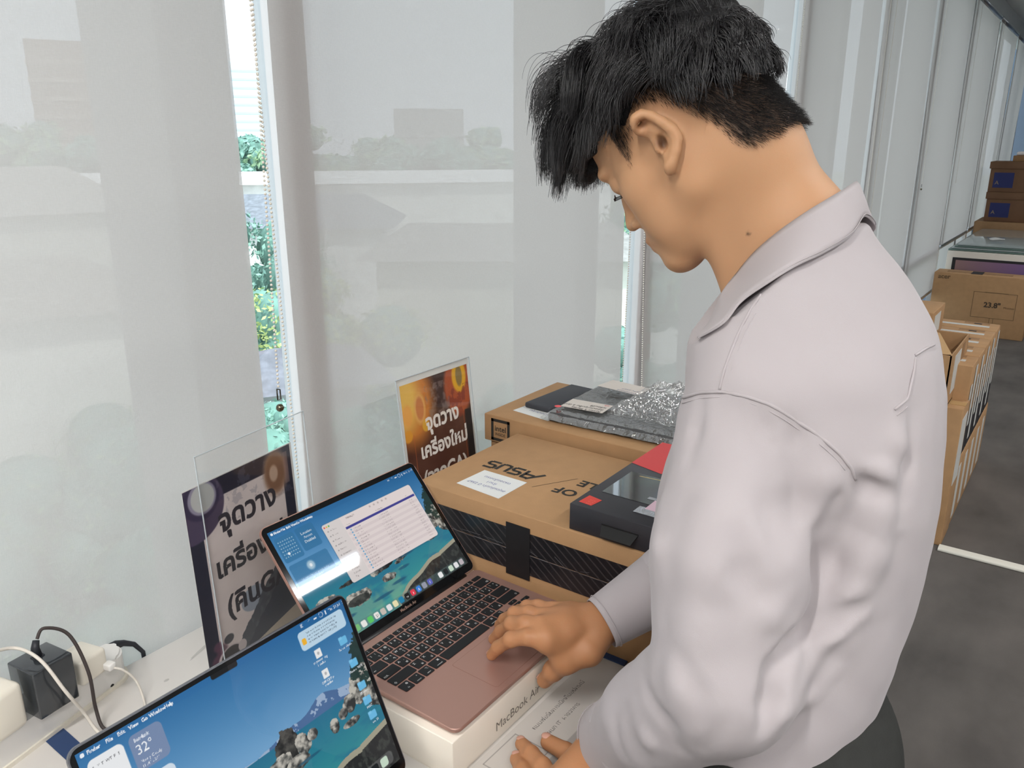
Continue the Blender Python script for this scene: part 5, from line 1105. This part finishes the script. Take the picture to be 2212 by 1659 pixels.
SK = np.array(L(SKIN)); 
def body_col(P):
    l = hloc(P); c = np.tile(SK, (len(P), 1)); n = np.array([mnoise.noise(Vector(p)*18) for p in P[::1]]) if len(P) < 4e5 else np.zeros(len(P))
    c = c*(1+.05*n[:, None])
    ish = np.linalg.norm(P-HO, axis=1) < .2
    # hands a little ruddier
    hand = (P[:, 2] < .93); c[hand] = c[hand]*np.array([.86, .74, .66])
    # lips
    lp = np.exp(-(((l[:, 0]-.093)/.014)**2+(l[:, 1]/.022)**2+((l[:, 2]+.0745)/.011)**2)*1.3); c = c*(1-.55*lp[:, None]*ish[:, None])+np.array(L((150, 86, 78)))*.55*lp[:, None]*ish[:, None]
    er = np.exp(-((np.linalg.norm(P-ep(1428, 308, .003), axis=1)/.0085)**4)); c = c*(1-.8*er[:, None])+np.array([.02, .003, .002])*er[:, None]; er = np.exp(-((np.linalg.norm(P-ep(1388, 268, .006), axis=1)/.010)**2)); c = c*(1-.35*er[:, None])+np.array([.05, .01, .005])*er[:, None]  # shade in the ear hollow and upper fold, painted into the skin colour
    m = np.exp(-((np.linalg.norm(P-MOLE, axis=1)/.0024)**4)); c = c*(1-.85*m[:, None])
    hm = hair_mask(P); c = c*(1-hm[:, None])+np.array(L((34, 31, 31)))*hm[:, None]
    return c
HAIRLINE = [(1268, 345), (1290, 328), (1312, 322), (1326, 334), (1340, 356), (1362, 372), (1367, 330), (1366, 290), (1364, 246), (1390, 226), (1420, 224), (1476, 246), (1514, 262), (1551, 282), (1588, 318), (1626, 330), (1663, 308), (1700, 292), (1740, 300), (1800, 100), (1700, -200), (1100, -200), (1150, 200)]
def seg_dist(x, y, poly):
    ins = np.zeros(x.shape, bool); dm = np.full(x.shape, 1e9); n = len(poly)
    for i in range(n):
        (x1, y1), (x2, y2) = poly[i], poly[(i+1) % n]
        if y1 != y2: ins ^= ((y1 > y) != (y2 > y)) & (x < (x2-x1)*(y-y1)/(y2-y1)+x1)
        dx, dy = x2-x1, y2-y1; t = np.clip(((x-x1)*dx+(y-y1)*dy)/(dx*dx+dy*dy), 0, 1); dm = np.minimum(dm, np.hypot(x-x1-t*dx, y-y1-t*dy))
    return np.where(ins, dm, -dm)
def side_px(P):
    l = hloc(P); l[..., 1] = np.abs(l[..., 1]); Q = HO+HS*(l@HM); x, y, d = px_of(Q); return x, y, l
def hair_mask(P):
    x, y, l = side_px(P); s_ = seg_dist(x, y, HAIRLINE)
    fr_ = (l[:, 0] > .045) & (l[:, 2] < .068); s_ = np.where(fr_, -50, s_)
    s_ = np.where((l[:, 1] < .035) & (l[:, 0] < -.04) & (l[:, 2] < -.052), -50, s_)
    near = np.linalg.norm(P-HO, axis=1) < .17; earz = np.linalg.norm(P-ep(1425, 300, .012), axis=1) < 0
    return np.clip(s_/34., 0, 1)*.86*near
MOLE = B.hit(1617, 505)
if MOLE is None: MOLE = np.array([9, 9, 9.])
M_skin = mat_attr('skin', rough=.52, spec=.35, bump=.12, bscale=420, sub=.18)
hand_r = HR.mesh(); hand_l = HL.mesh(); trunk = TR.mesh()
body = sdf_obj('body', [head_part, hand_r, hand_l, trunk], M_skin, person, PO, body_col)
# nails
M_nail = mat('nail', (206, 158, 140), .3)
m = MB()
for (a, b, r_) in tipsR+tipsL:
    d = Vector(b-a).normalized(); up_ = Vector((0, 0, 1)); n_ = (up_-d*up_.dot(d)).normalized(); s_ = d.cross(n_); c = Vector(b)+n_*r_*.80+d*r_*.15
    M = Matrix(((d.x, s_.x, n_.x, c.x), (d.y, s_.y, n_.y, c.y), (d.z, s_.z, n_.z, c.z), (0, 0, 0, 1))); m.ball((0, 0, 0), (r_*.8, r_*.62, r_*.28), M_nail, 12, 8, M=M)
nl = link('fingernails', m.mesh('fingernails', PO), body)
# brows, lashes
M_hair = mat('hair_black', (20, 18, 20), .38, spec=.5)
rs = np.random.RandomState(3)
for sg in (1, -1):
    m = MB()
    for k in range(70):
        t = k/69; p = np.array([.1045-.034*t*t, sg*(.010+.036*t), .026+.004*math.sin(t*3)+rs.uniform(-.0022, .0022)]); q = p+np.array([.002-.003*t, sg*.006, .001+.002*(1-t)])
        for s_ in (p, q): s_[0] += .0
        m.tube([hp(*p), hp(*((p+q)/2+np.array([.0008, 0, 0]))), hp(*q)], [.0005, .00045, .0002], M_hair, 4)
    link('eyebrow', m.mesh('eyebrow', PO), body); m = MB()
    for k in range(18):
        t = k/17; p = np.array([.094-.012*abs(t-.4), sg*(.019+.025*t), -.006]); q = p+np.array([.0035, sg*.001, -.0035]); m.tube([hp(*p), hp(*((p+q)/2+np.array([.0, 0, -.0012]))), hp(*q)], [.0005, .0004, .0002], M_hair, 4)
    link('eyelashes', m.mesh('eyelashes', PO), body)
# ---------------------------------------------------------------- shirt
S = Field((.52, -.02, .72), (1.20, .56, 1.46), .0038)
S.loft([(.900, .764, .205, .136, .098), (.925, .774, .205, .148, .106), (.96, .794, .205, .159, .112), (1.02, .818, .204, .165, .118), (1.12, .838, .209, .171, .124), (1.20, .857, .217, .175, .122), (1.27, .880, .230, .177, .116), (1.32, .903, .248, .145, .100), (1.36, .912, .262, .098, .078), (1.385, .917, .272, .075, .062)], .01, n=2.2)
S.ell((.855, .295, 1.04), (.12, .085, .14), None, .06)                  # front hanging forward
S.ell((.890, .275, 1.19), (.12, .062, .09), None, .05)
S.cap((.80, .262, 1.292), tuple(SL+np.array([.01, .0, .030])), .055, .040, .05)    # shoulder slope
S.cap((1.0, .27, 1.30), tuple(SR+np.array([-.01, 0, .028])), .055, .042, .05)
UML = np.array([.668, .232, 1.10])
S.chain([SL+np.array([.012, 0, -.012]), UML, EL+np.array([0, 0, .0])], [.068, .072, .066], .010)
S.chain([EL, np.array([.648, .285, .905]), np.array([.690, .350, .818]), np.array([.702, .362, .806])], [.066, .056, .043, .040], .010)
S.chain([SR, np.array([1.01, .30, 1.10]), ER, np.array([.925, .378, .918])], [.068, .062, .056, .046], .02)
# sleeve end and cuff of the raised arm
CR0, CR1 = np.array([.905, .392, .906]), wr+np.array([.006, -.003, .001])
S.chain([ER, CR0, CR0+(CR1-CR0)*.5], [.056, .046, .040], .01)
def surf(x, y, lift=0.0):
    p = S.hit(x, y)
    return None if p is None else p+S.grad(p)*lift
def ridge(pts, r, h, k=.012, op='u'):
    q = []
    for x, y in pts:
        p = S.hit(x, y)
        if p is not None: q.append(p+S.grad(p)*((h-r) if op == 'u' else (r-h)))
    rs_ = [r*(.55 if i in (0, len(q)-1) else 1) for i in range(len(q))]
    if len(q) > 1: S.chain(q, rs_, k, op)
RIDGES = FOLDS
for pts, r, h, k, op in RIDGES: ridge(pts, r, h*FOLD_K, k, op)
S.blur(1)
def shirt_disp(F_):
    sl, (X, Y, Z) = F_.sub(F_.lo, F_.lo+F_.h*(F_.n-1))
    near = np.abs(F_.D) < .03
    idx = np.argwhere(near); P = np.stack([F_.ax[i][idx[:, i]] for i in range(3)], 1)
    v = np.array([mnoise.noise(Vector((p[0]*16+p[2]*9, p[1]*16, p[2]*7)))*.0022+mnoise.noise(Vector((p[0]*34+3, p[1]*34-p[2]*20, p[2]*26)))*.0010 for p in P], np.float32)
    F_.D[near] += v
shirt_disp(S)
# neck hole: cut along the tilted plane of the collar foot
FT = [np.array(c[2]) for c in COLLAR]; pc = np.mean(FT, 0); _, _, vt_ = np.linalg.svd(np.array(FT)-pc); pn = vt_[2]*np.sign(vt_[2][2])
sl, (X, Y, Z) = S.sub((.74, .12, 1.18), (1.10, .46, 1.46)); pd = (X-pc[0])*pn[0]+(Y-pc[1])*pn[1]+(Z-pc[2])*pn[2]-.010
S.D[sl] = np.maximum(S.D[sl], pd)
def collar_fit():
    out = []
    for i, (t_, o_, n_) in enumerate(COLLAR):
        t_, o_, n_ = map(np.array, (t_, o_, n_))
        if i < 8:
            x, y, d = px_of(t_); p = B.hit(x, y)
            if p is not None and i < 7: t_ = p-FW*(.010+.002*(i in (0, 1)))
            elif i in (0, 1): pass
            x, y, d = px_of(o_); p = S.hit(x, y)
            if p is not None: o_ = p+S.grad(p)*.007
            x, y, d = px_of(n_); p = B.hit(x, y)
            if p is not None and i < 7: n_ = p-FW*.004
        out.append((t_, o_, n_))
    xm = NB[0]+.004
    for i in range(8, 14):
        out[i] = tuple(np.array([2*xm-p[0], p[1]+.002, p[2]]) for p in out[14-i])
    return out
COLLAR = collar_fit()
# neck hole and hollow cuffs
P_, Q_ = S.mesh(); P_ = smooth_pts(P_, Q_, 1, .4)
M_shirt = mat('shirt_cotton', SHIRT, .9, spec=.25, bump=.10, bscale=1400)
MATS['shirt_cotton'].node_tree.nodes['Principled BSDF'].inputs['Sheen Weight'].default_value = .15
shirt = sdf_obj('shirt', [(P_, Q_)], M_shirt, person, PO)
M_inner = mat('shirt_inside', (190, 176, 186), .85)
# cuffs: open bands around the wrists
def cuff(a, b, r0, r1, name, squash=1.0):
    a, b = Vector(a), Vector(b); d = (b-a).normalized(); s_ = d.cross(Vector((0, 0, 1))).normalized(); u_ = s_.cross(d); N = 40
    prof = [(0, r0*1.03), (.04, r0*1.06), (.5, (r0+r1)/2*1.045), (.95, r1*1.03), (1.0, r1*1.01), (1.0, r1*.96), (.9, r1*.94), (.3, r1*.9)]
    vv = []; 
    for (t_, r_) in prof:
        for k in range(N):
            an = 2*math.pi*k/N; w_ = 1+.018*math.sin(3*an+t_*2); c = a+(b-a)*t_; vv.append(c+(s_*math.cos(an)*squash+u_*math.sin(an))*r_*w_)
    m = MB(); m.add(vv, [(j*N+k, j*N+(k+1) % N, (j+1)*N+(k+1) % N, (j+1)*N+k) for j in range(len(prof)-1) for k in range(N)], M_shirt, smooth=True)
    for t_ in (.06, .93):      # stitched lines
        m.tube([a+(b-a)*t_+(s_*math.cos(2*math.pi*k/N)*squash+u_*math.sin(2*math.pi*k/N))*(r0+(r1-r0)*t_)*1.052*(1+.018*math.sin(3*2*math.pi*k/N+t_*2)) for k in range(N+1)], .0006, M_shirt, 5)
    return link(name, m.mesh(name, PO), shirt)
cuff(CR0+(CR1-CR0)*.10+np.array([0, 0, -.001]), CR1, .0430, .0345, 'cuff')
cuff((.672, .322, .852), (.706, .372, .797), .046, .0375, 'cuff')
# placket strip and buttons down the front edge
# collar: standing band and turned-down leaf, swept round the neck from front to front
CA = COLLAR
def spl(P, n):
    P = [np.array(p, float) for p in P]; out = []
    for i in range(len(P)-1):
        p0, p1, p2, p3 = P[max(i-1, 0)], P[i], P[i+1], P[min(i+2, len(P)-1)]
        for k in range(n):
            t = k/n; out.append(.5*((2*p1)+(-p0+p2)*t+(2*p0-5*p1+4*p2-p3)*t*t+(-p0+3*p1-3*p2+p3)*t**3))
    out.append(P[-1]); return out
top = spl([c[0] for c in CA], 8); outr = spl([c[1] for c in CA], 8); inn = spl([c[2] for c in CA], 8); N = len(top)
m = MB(); vv = []; th_ = .0016
for i in range(N):
    t_, o2, n2 = Vector(top[i]), Vector(outr[i]), Vector(inn[i])
    mid = t_*.5+o2*.5; cen = Vector((NB[0], NB[1], t_.z)); outv = (mid-cen); outv.z = 0; outv = outv.normalized() if outv.length > 1e-6 else Vector((0, 1, 0))
    row = [n2, n2*.5+t_*.5, t_*.9+n2*.1, t_+Vector((0, 0, .0022)), t_*.93+o2*.07+outv*.003, mid+outv*.0035, t_*.2+o2*.8+outv*.0018, o2, o2-outv*th_-Vector((0, 0, .0004)), mid+outv*.001, t_*.88+o2*.12+outv*.0005]
    vv += row
W2 = 11; m.add(vv, [(i*W2+j, (i+1)*W2+j, (i+1)*W2+j+1, i*W2+j+1) for i in range(N-1) for j in range(W2-1)], M_shirt, smooth=True)
m.add(vv[:W2], [tuple(range(W2))], M_shirt); m.add(vv[-W2:], [tuple(range(W2))[::-1]], M_shirt)
collar = link('collar', m.mesh('collar', PO), shirt)
m = MB(); m.tube([Vector(vv[i*W2+7])*.84+Vector(vv[i*W2+5])*.16+(Vector(vv[i*W2+7])-Vector((NB[0], NB[1], vv[i*W2+7][2]))).normalized()*.0012 for i in range(N)], .0005, M_shirt, 5); link('collar_stitching', m.mesh('cs', PO), collar)
m = MB(); 
for i in range(N-1):
    a, b = Vector(inn[i]), Vector(inn[i+1]); c_ = Vector((NB[0], NB[1], 0)); a2, b2 = a-Vector((0, 0, .03)), b-Vector((0, 0, .03)); m.add([a, b, b2, a2], [(0, 1, 2, 3)], M_inner)
link('collar_band', m.mesh('cb', PO), collar)
# seams lie on the cloth
def seam(name, pts, r=.0011, lift=.0004, off=None):
    q = []
    for i in range(len(pts)-1):
        for k in range(6):
            x = pts[i][0]+(pts[i+1][0]-pts[i][0])*k/6; y = pts[i][1]+(pts[i+1][1]-pts[i][1])*k/6; p = S.hit(x, y)
            if p is not None and (not q or np.linalg.norm(p-q[-1]) < .04): q.append(p+S.grad(p)*lift)
    if len(q) < 3: return
    q = [q[0]]+[(q[i-1]+q[i]*2+q[i+1])/4 for i in range(1, len(q)-1)]+[q[-1]]
    m = MB(); m.tube(q, r, M_shirt, 8); return link(name, m.mesh(name, PO), shirt)
for pts, r, lf in SEAMS: seam('seam', pts, r, lf+.0007)

# ---------------------------------------------------------------- trousers, belt, shoes
T_ = Field((.62, .0, .03), (1.07, .36, .98), .0065)
T_.loft([(.80, .758, .195, .134, .102), (.86, .756, .198, .134, .100), (.91, .762, .202, .132, .097), (.935, .766, .204, .127, .092)], .01, n=2.2)
for sx in (-1, 1): T_.chain([(.760+.062*sx, .193, .83), (.795+.085*sx, .18, .50), (.80+.09*sx, .165, .08)], [.084, .066, .058], .02)
T_.ell((.758, .130, .82), (.115, .062, .10), None, .04); T_.blur(1)
P_, Q_ = T_.mesh(); M_tr = mat('trouser_cloth_charcoal', (50, 51, 49), .8, spec=.3, bump=.25, bscale=900, noise=.10, nscale=60)
trs = sdf_obj('trousers', [(P_, Q_)], M_tr, person, PO)
m = MB(); q = []
for k in range(41):
    a = 2*math.pi*k/40; q.append((.757+.1345*abs(math.cos(a))**(2/2.2)*(1 if math.cos(a) > 0 else -1), .198+.1005*abs(math.sin(a))**(2/2.2)*(1 if math.sin(a) > 0 else -1)))
m.add([(x, y, .857) for x, y in q]+[(x, y, .8575) for x, y in q]+[(.757+(x-.757)*.985, .198+(y-.198)*.985, .853) for x, y in q], [(k, k+1, 42+k, 41+k) for k in range(40)]+[(82+k, 83+k, k+1, k) for k in range(40)], M_tr)
link('waistband_edge', m.mesh('we', PO), trs)
for sx in (-1, 1):
    m = MB(); cx = .80+.09*sx
    m.ball((cx, .215, .045), (.048, .13, .042), mat('shoe_black', (30, 30, 32), .4), 20, 12); m.box(cx-.046, cx+.046, .09, .34, .0, .022, mat('shoe_sole', (20, 20, 20), .7), .008)
    link('shoe', m.mesh('shoe', PO), person)

# ---------------------------------------------------------------- hair
CRc, CRr = np.array((-.012, 0, .045)), np.array((.095, .076, .084))
HF = Field((.62, .12, 1.25), (1.12, .64, 1.74), .0036)
hairlocks = HAIRBASE
def hcap(a, ra, b, rb, k=.012): HF.cap(hp(*a), hp(*b), ra*HS, rb*HS, k)
for (c, r, k) in hairlocks: HF.ell(hp(*c), hv(r), HM, k)
for (a, ra, b, rb) in HAIRCAPS: hcap(a, ra, b, rb)
idx = np.argwhere(np.abs(HF.D) < .03); Pn = np.stack([HF.ax[i][idx[:, i]] for i in range(3)], 1); ln = hloc(Pn)
v = np.array([mnoise.noise(Vector((p[0]*14, p[1]*42+p[0]*20, p[2]*42)))*.005+mnoise.noise(Vector((p[0]*30, p[1]*90, p[2]*90)))*.0022 for p in ln], np.float32)
HF.D[tuple(idx.T)] += v
# keep hair off face and faded sides: cut with the hairline seen from the side, mirrored
x_, y_, l_ = side_px(Pn); cut = seg_dist(x_, y_, LONGLINE)/1900.
HF.D[tuple(idx.T)] = np.maximum(HF.D[tuple(idx.T)], np.where((l_[:, 1] > .02), -cut-.002, -1).astype(np.float32))
P_, Q_ = HF.mesh(); M_hb = mat('hair_mass', (13, 12, 14), .5, spec=.35, noise=.35, nscale=40, bump=.6, bscale=160, stretch=(1, 3, 3))
hair = sdf_obj('hair', [(P_, Q_)], M_hb, body, PO)
rs = np.random.RandomState(11)
def build_strands(roots, dirs, lens, rad, name, mt, nseg, grav, curl, keep, stiff=.5, cl=120, spread=1.0, pull=.07):
    n = len(roots); P = roots.copy(); D = dirs.copy(); seeds = roots[rs.choice(n, min(cl, n), replace=False)]
    cid = np.argmin(((roots[:, None, :]-seeds[None])**2).sum(2), 1) if cl > 1 else np.zeros(n, int)
    off = rs.uniform(-50, 50, (len(seeds), 3)); out = [P.copy()]; centre = seeds.copy(); cD = np.zeros_like(seeds)
    for c in range(len(seeds)):
        m_ = cid == c; cD[c] = dirs[m_].mean(0) if m_.any() else (0, 0, 1)
    amp = rs.uniform(.5, 1.5, len(seeds)); own = rs.normal(size=(n, 3))*.10*spread
    for s_ in range(nseg):
        t_ = (s_+1)/nseg; step = (lens/nseg)[:, None]
        nz = np.stack([np.array([mnoise.noise(Vector(off[c]+(s_*.22, i*7.7, 0))) for c in range(len(seeds))]) for i in range(3)], 1)
        D = D+np.array([0, 0, -1.])*grav*t_+(nz*amp[:, None])[cid]*curl+own*.5
        D /= np.linalg.norm(D, axis=1)[:, None]; P = P+D*step
        l = hloc(P); q = (l-CRc)/(CRr+keep); rr = np.linalg.norm(q, axis=1); bad = rr < 1
        l[bad] = CRc+(l[bad]-CRc)/rr[bad][:, None]; P[bad] = (HO+HS*(l@HM))[bad]
        # draw the lock together
        cm = np.stack([np.bincount(cid, P[:, i], len(seeds)) for i in range(3)], 1)/np.maximum(np.bincount(cid, minlength=len(seeds)), 1)[:, None]
        P = P+(cm[cid]-P)*pull*t_*(cl > 1); out.append(P.copy())
    A = np.stack(out, 1); K = nseg+1
    xs_, ys_, lq = side_px(A.reshape(-1, 3)); ban = ((seg_dist(xs_, ys_, TEMPLE) > 0) & (lq[:, 1] > .018)).reshape(n, K).any(1)
    if cl > 1: A = A[~ban]
    n = len(A); A = A-np.array(PO)
    cv = bpy.data.hair_curves.new(name); cv.add_curves([K]*n); cv.attributes['position'].data.foreach_set('vector', A.reshape(-1).astype(np.float32))
    ra = cv.attributes.get('radius') or cv.attributes.new('radius', 'FLOAT', 'POINT'); ra.data.foreach_set('value', np.tile(np.linspace(1, .25, K)*rad, n).astype(np.float32))
    cv.materials.append(mt); return link(name, cv, hair)
def scalp(n):
    u_ = rs.normal(size=(n, 3)); u_ /= np.linalg.norm(u_, axis=1)[:, None]; l = CRc+u_*CRr; return l, HO+HS*(l@HM), u_
M_str = bpy.data.materials.new('hair_strand'); M_str.use_nodes = True; t = M_str.node_tree; b = t.nodes['Principled BSDF']; b.inputs['Base Color'].default_value = (*L((22, 20, 22)), 1); b.inputs['Roughness'].default_value = .36; b.inputs['Specular IOR Level'].default_value = .7
M_short = bpy.data.materials.new('hair_cropped'); M_short.use_nodes = True; b = M_short.node_tree.nodes['Principled BSDF']; b.inputs['Base Color'].default_value = (*L((24, 22, 22)), 1); b.inputs['Roughness'].default_value = .6
# long hair from the upper scalp
l, P0_, u_ = scalp(26000); x_, y_, la = side_px(P0_); keepm = (seg_dist(x_, y_, LONGLINE) > 2) & (l[:, 2] > .03) & ~((l[:, 0] > .055) & (l[:, 2] < .078))
l, P0_, u_ = l[keepm][:9500], P0_[keepm][:9500], u_[keepm][:9500]
crown = np.array((-.062, 0, .115)); fl = l-crown; fl /= np.linalg.norm(fl, axis=1)[:, None]+1e-6
fl = fl+np.array((.55, 0, 0))*(l[:, 0:1] > -.07); fl = fl-u_*(fl*u_).sum(1)[:, None]; fl /= np.linalg.norm(fl, axis=1)[:, None]
dl = u_*.30+fl*1.0; dw = dl@HM; dw /= np.linalg.norm(dw, axis=1)[:, None]
top_ = np.clip((l[:, 2]-.06)/.06, 0, 1); front = np.clip((l[:, 0]+.02)/.08, 0, 1)
ln_ = .045+.035*top_+.030*front*top_+rs.uniform(-.008, .012, len(l))
ln_ = np.where(l[:, 0] < -.07, ln_*.55, ln_)
build_strands(P0_+dw*.002, dw, ln_, .00042, 'hair_strands', M_str, 12, .46, .28, .022, cl=130, pull=.09)
# forelock hanging over the brow
nb = 3800; y_b = rs.uniform(-.058, .058, nb); z_b = .085+rs.uniform(0, .034, nb)+.012*(rs.uniform(0, 1, nb) > .6)-.3*np.abs(y_b)**1.2; x_b = CRc[0]+CRr[0]*np.sqrt(np.clip(1-(y_b/CRr[1])**2-((z_b-CRc[2])/CRr[2])**2, .02, 1))
lb = np.stack([x_b, y_b, z_b], 1); ub = (lb-CRc)/CRr; ub /= np.linalg.norm(ub, axis=1)[:, None]; db = (ub*.6+np.array((.32, 0, .0)))@HM; db /= np.linalg.norm(db, axis=1)[:, None]
build_strands(HO+HS*(lb@HM), db, .108+rs.uniform(-.02, .02, nb), .00045, 'forelock_strands', M_str, 14, .62, .30, .012, cl=34, spread=.6, pull=.11)
# cropped sides and nape
l, P0_, u_ = scalp(60000); 
P0b = P0_+0; g = B.val(P0b); nrm_ = B.grad(P0b); P0b = P0b-nrm_*g[:, None]
# also the nape, which leaves the skull ellipsoid
kn = np.argwhere(np.abs(B.D) < .0014); Pk = np.stack([B.ax[i][kn[:, i]] for i in range(3)], 1); hmk = hair_mask(Pk); Pk = Pk[(hmk > .02)]; 
Pk = Pk[rs.choice(len(Pk), 26000)]+rs.uniform(-.0014, .0014, (26000, 3))
gk = B.val(Pk); nk = B.grad(Pk); Pk = Pk-nk*gk[:, None]; hk = hair_mask(Pk); x_, y_, la = side_px(Pk)
kk = (rs.uniform(0, 1, len(Pk)) < np.clip(hk*1.5+.04, 0, 1)) & ((seg_dist(x_, y_, LONGLINE) < 30)); Pk, nk, hk, la = Pk[kk], nk[kk], hk[kk], la[kk]
dn = (np.array((-.35, 0, -1.))@HM); dk = nk*.5+dn*.75; dk /= np.linalg.norm(dk, axis=1)[:, None]
build_strands(Pk, dk, .004+.010*hk+rs.uniform(0, .003, len(Pk)), .00016, 'cropped_hair_strands', M_short, 3, .15, .10, -.02, cl=1)
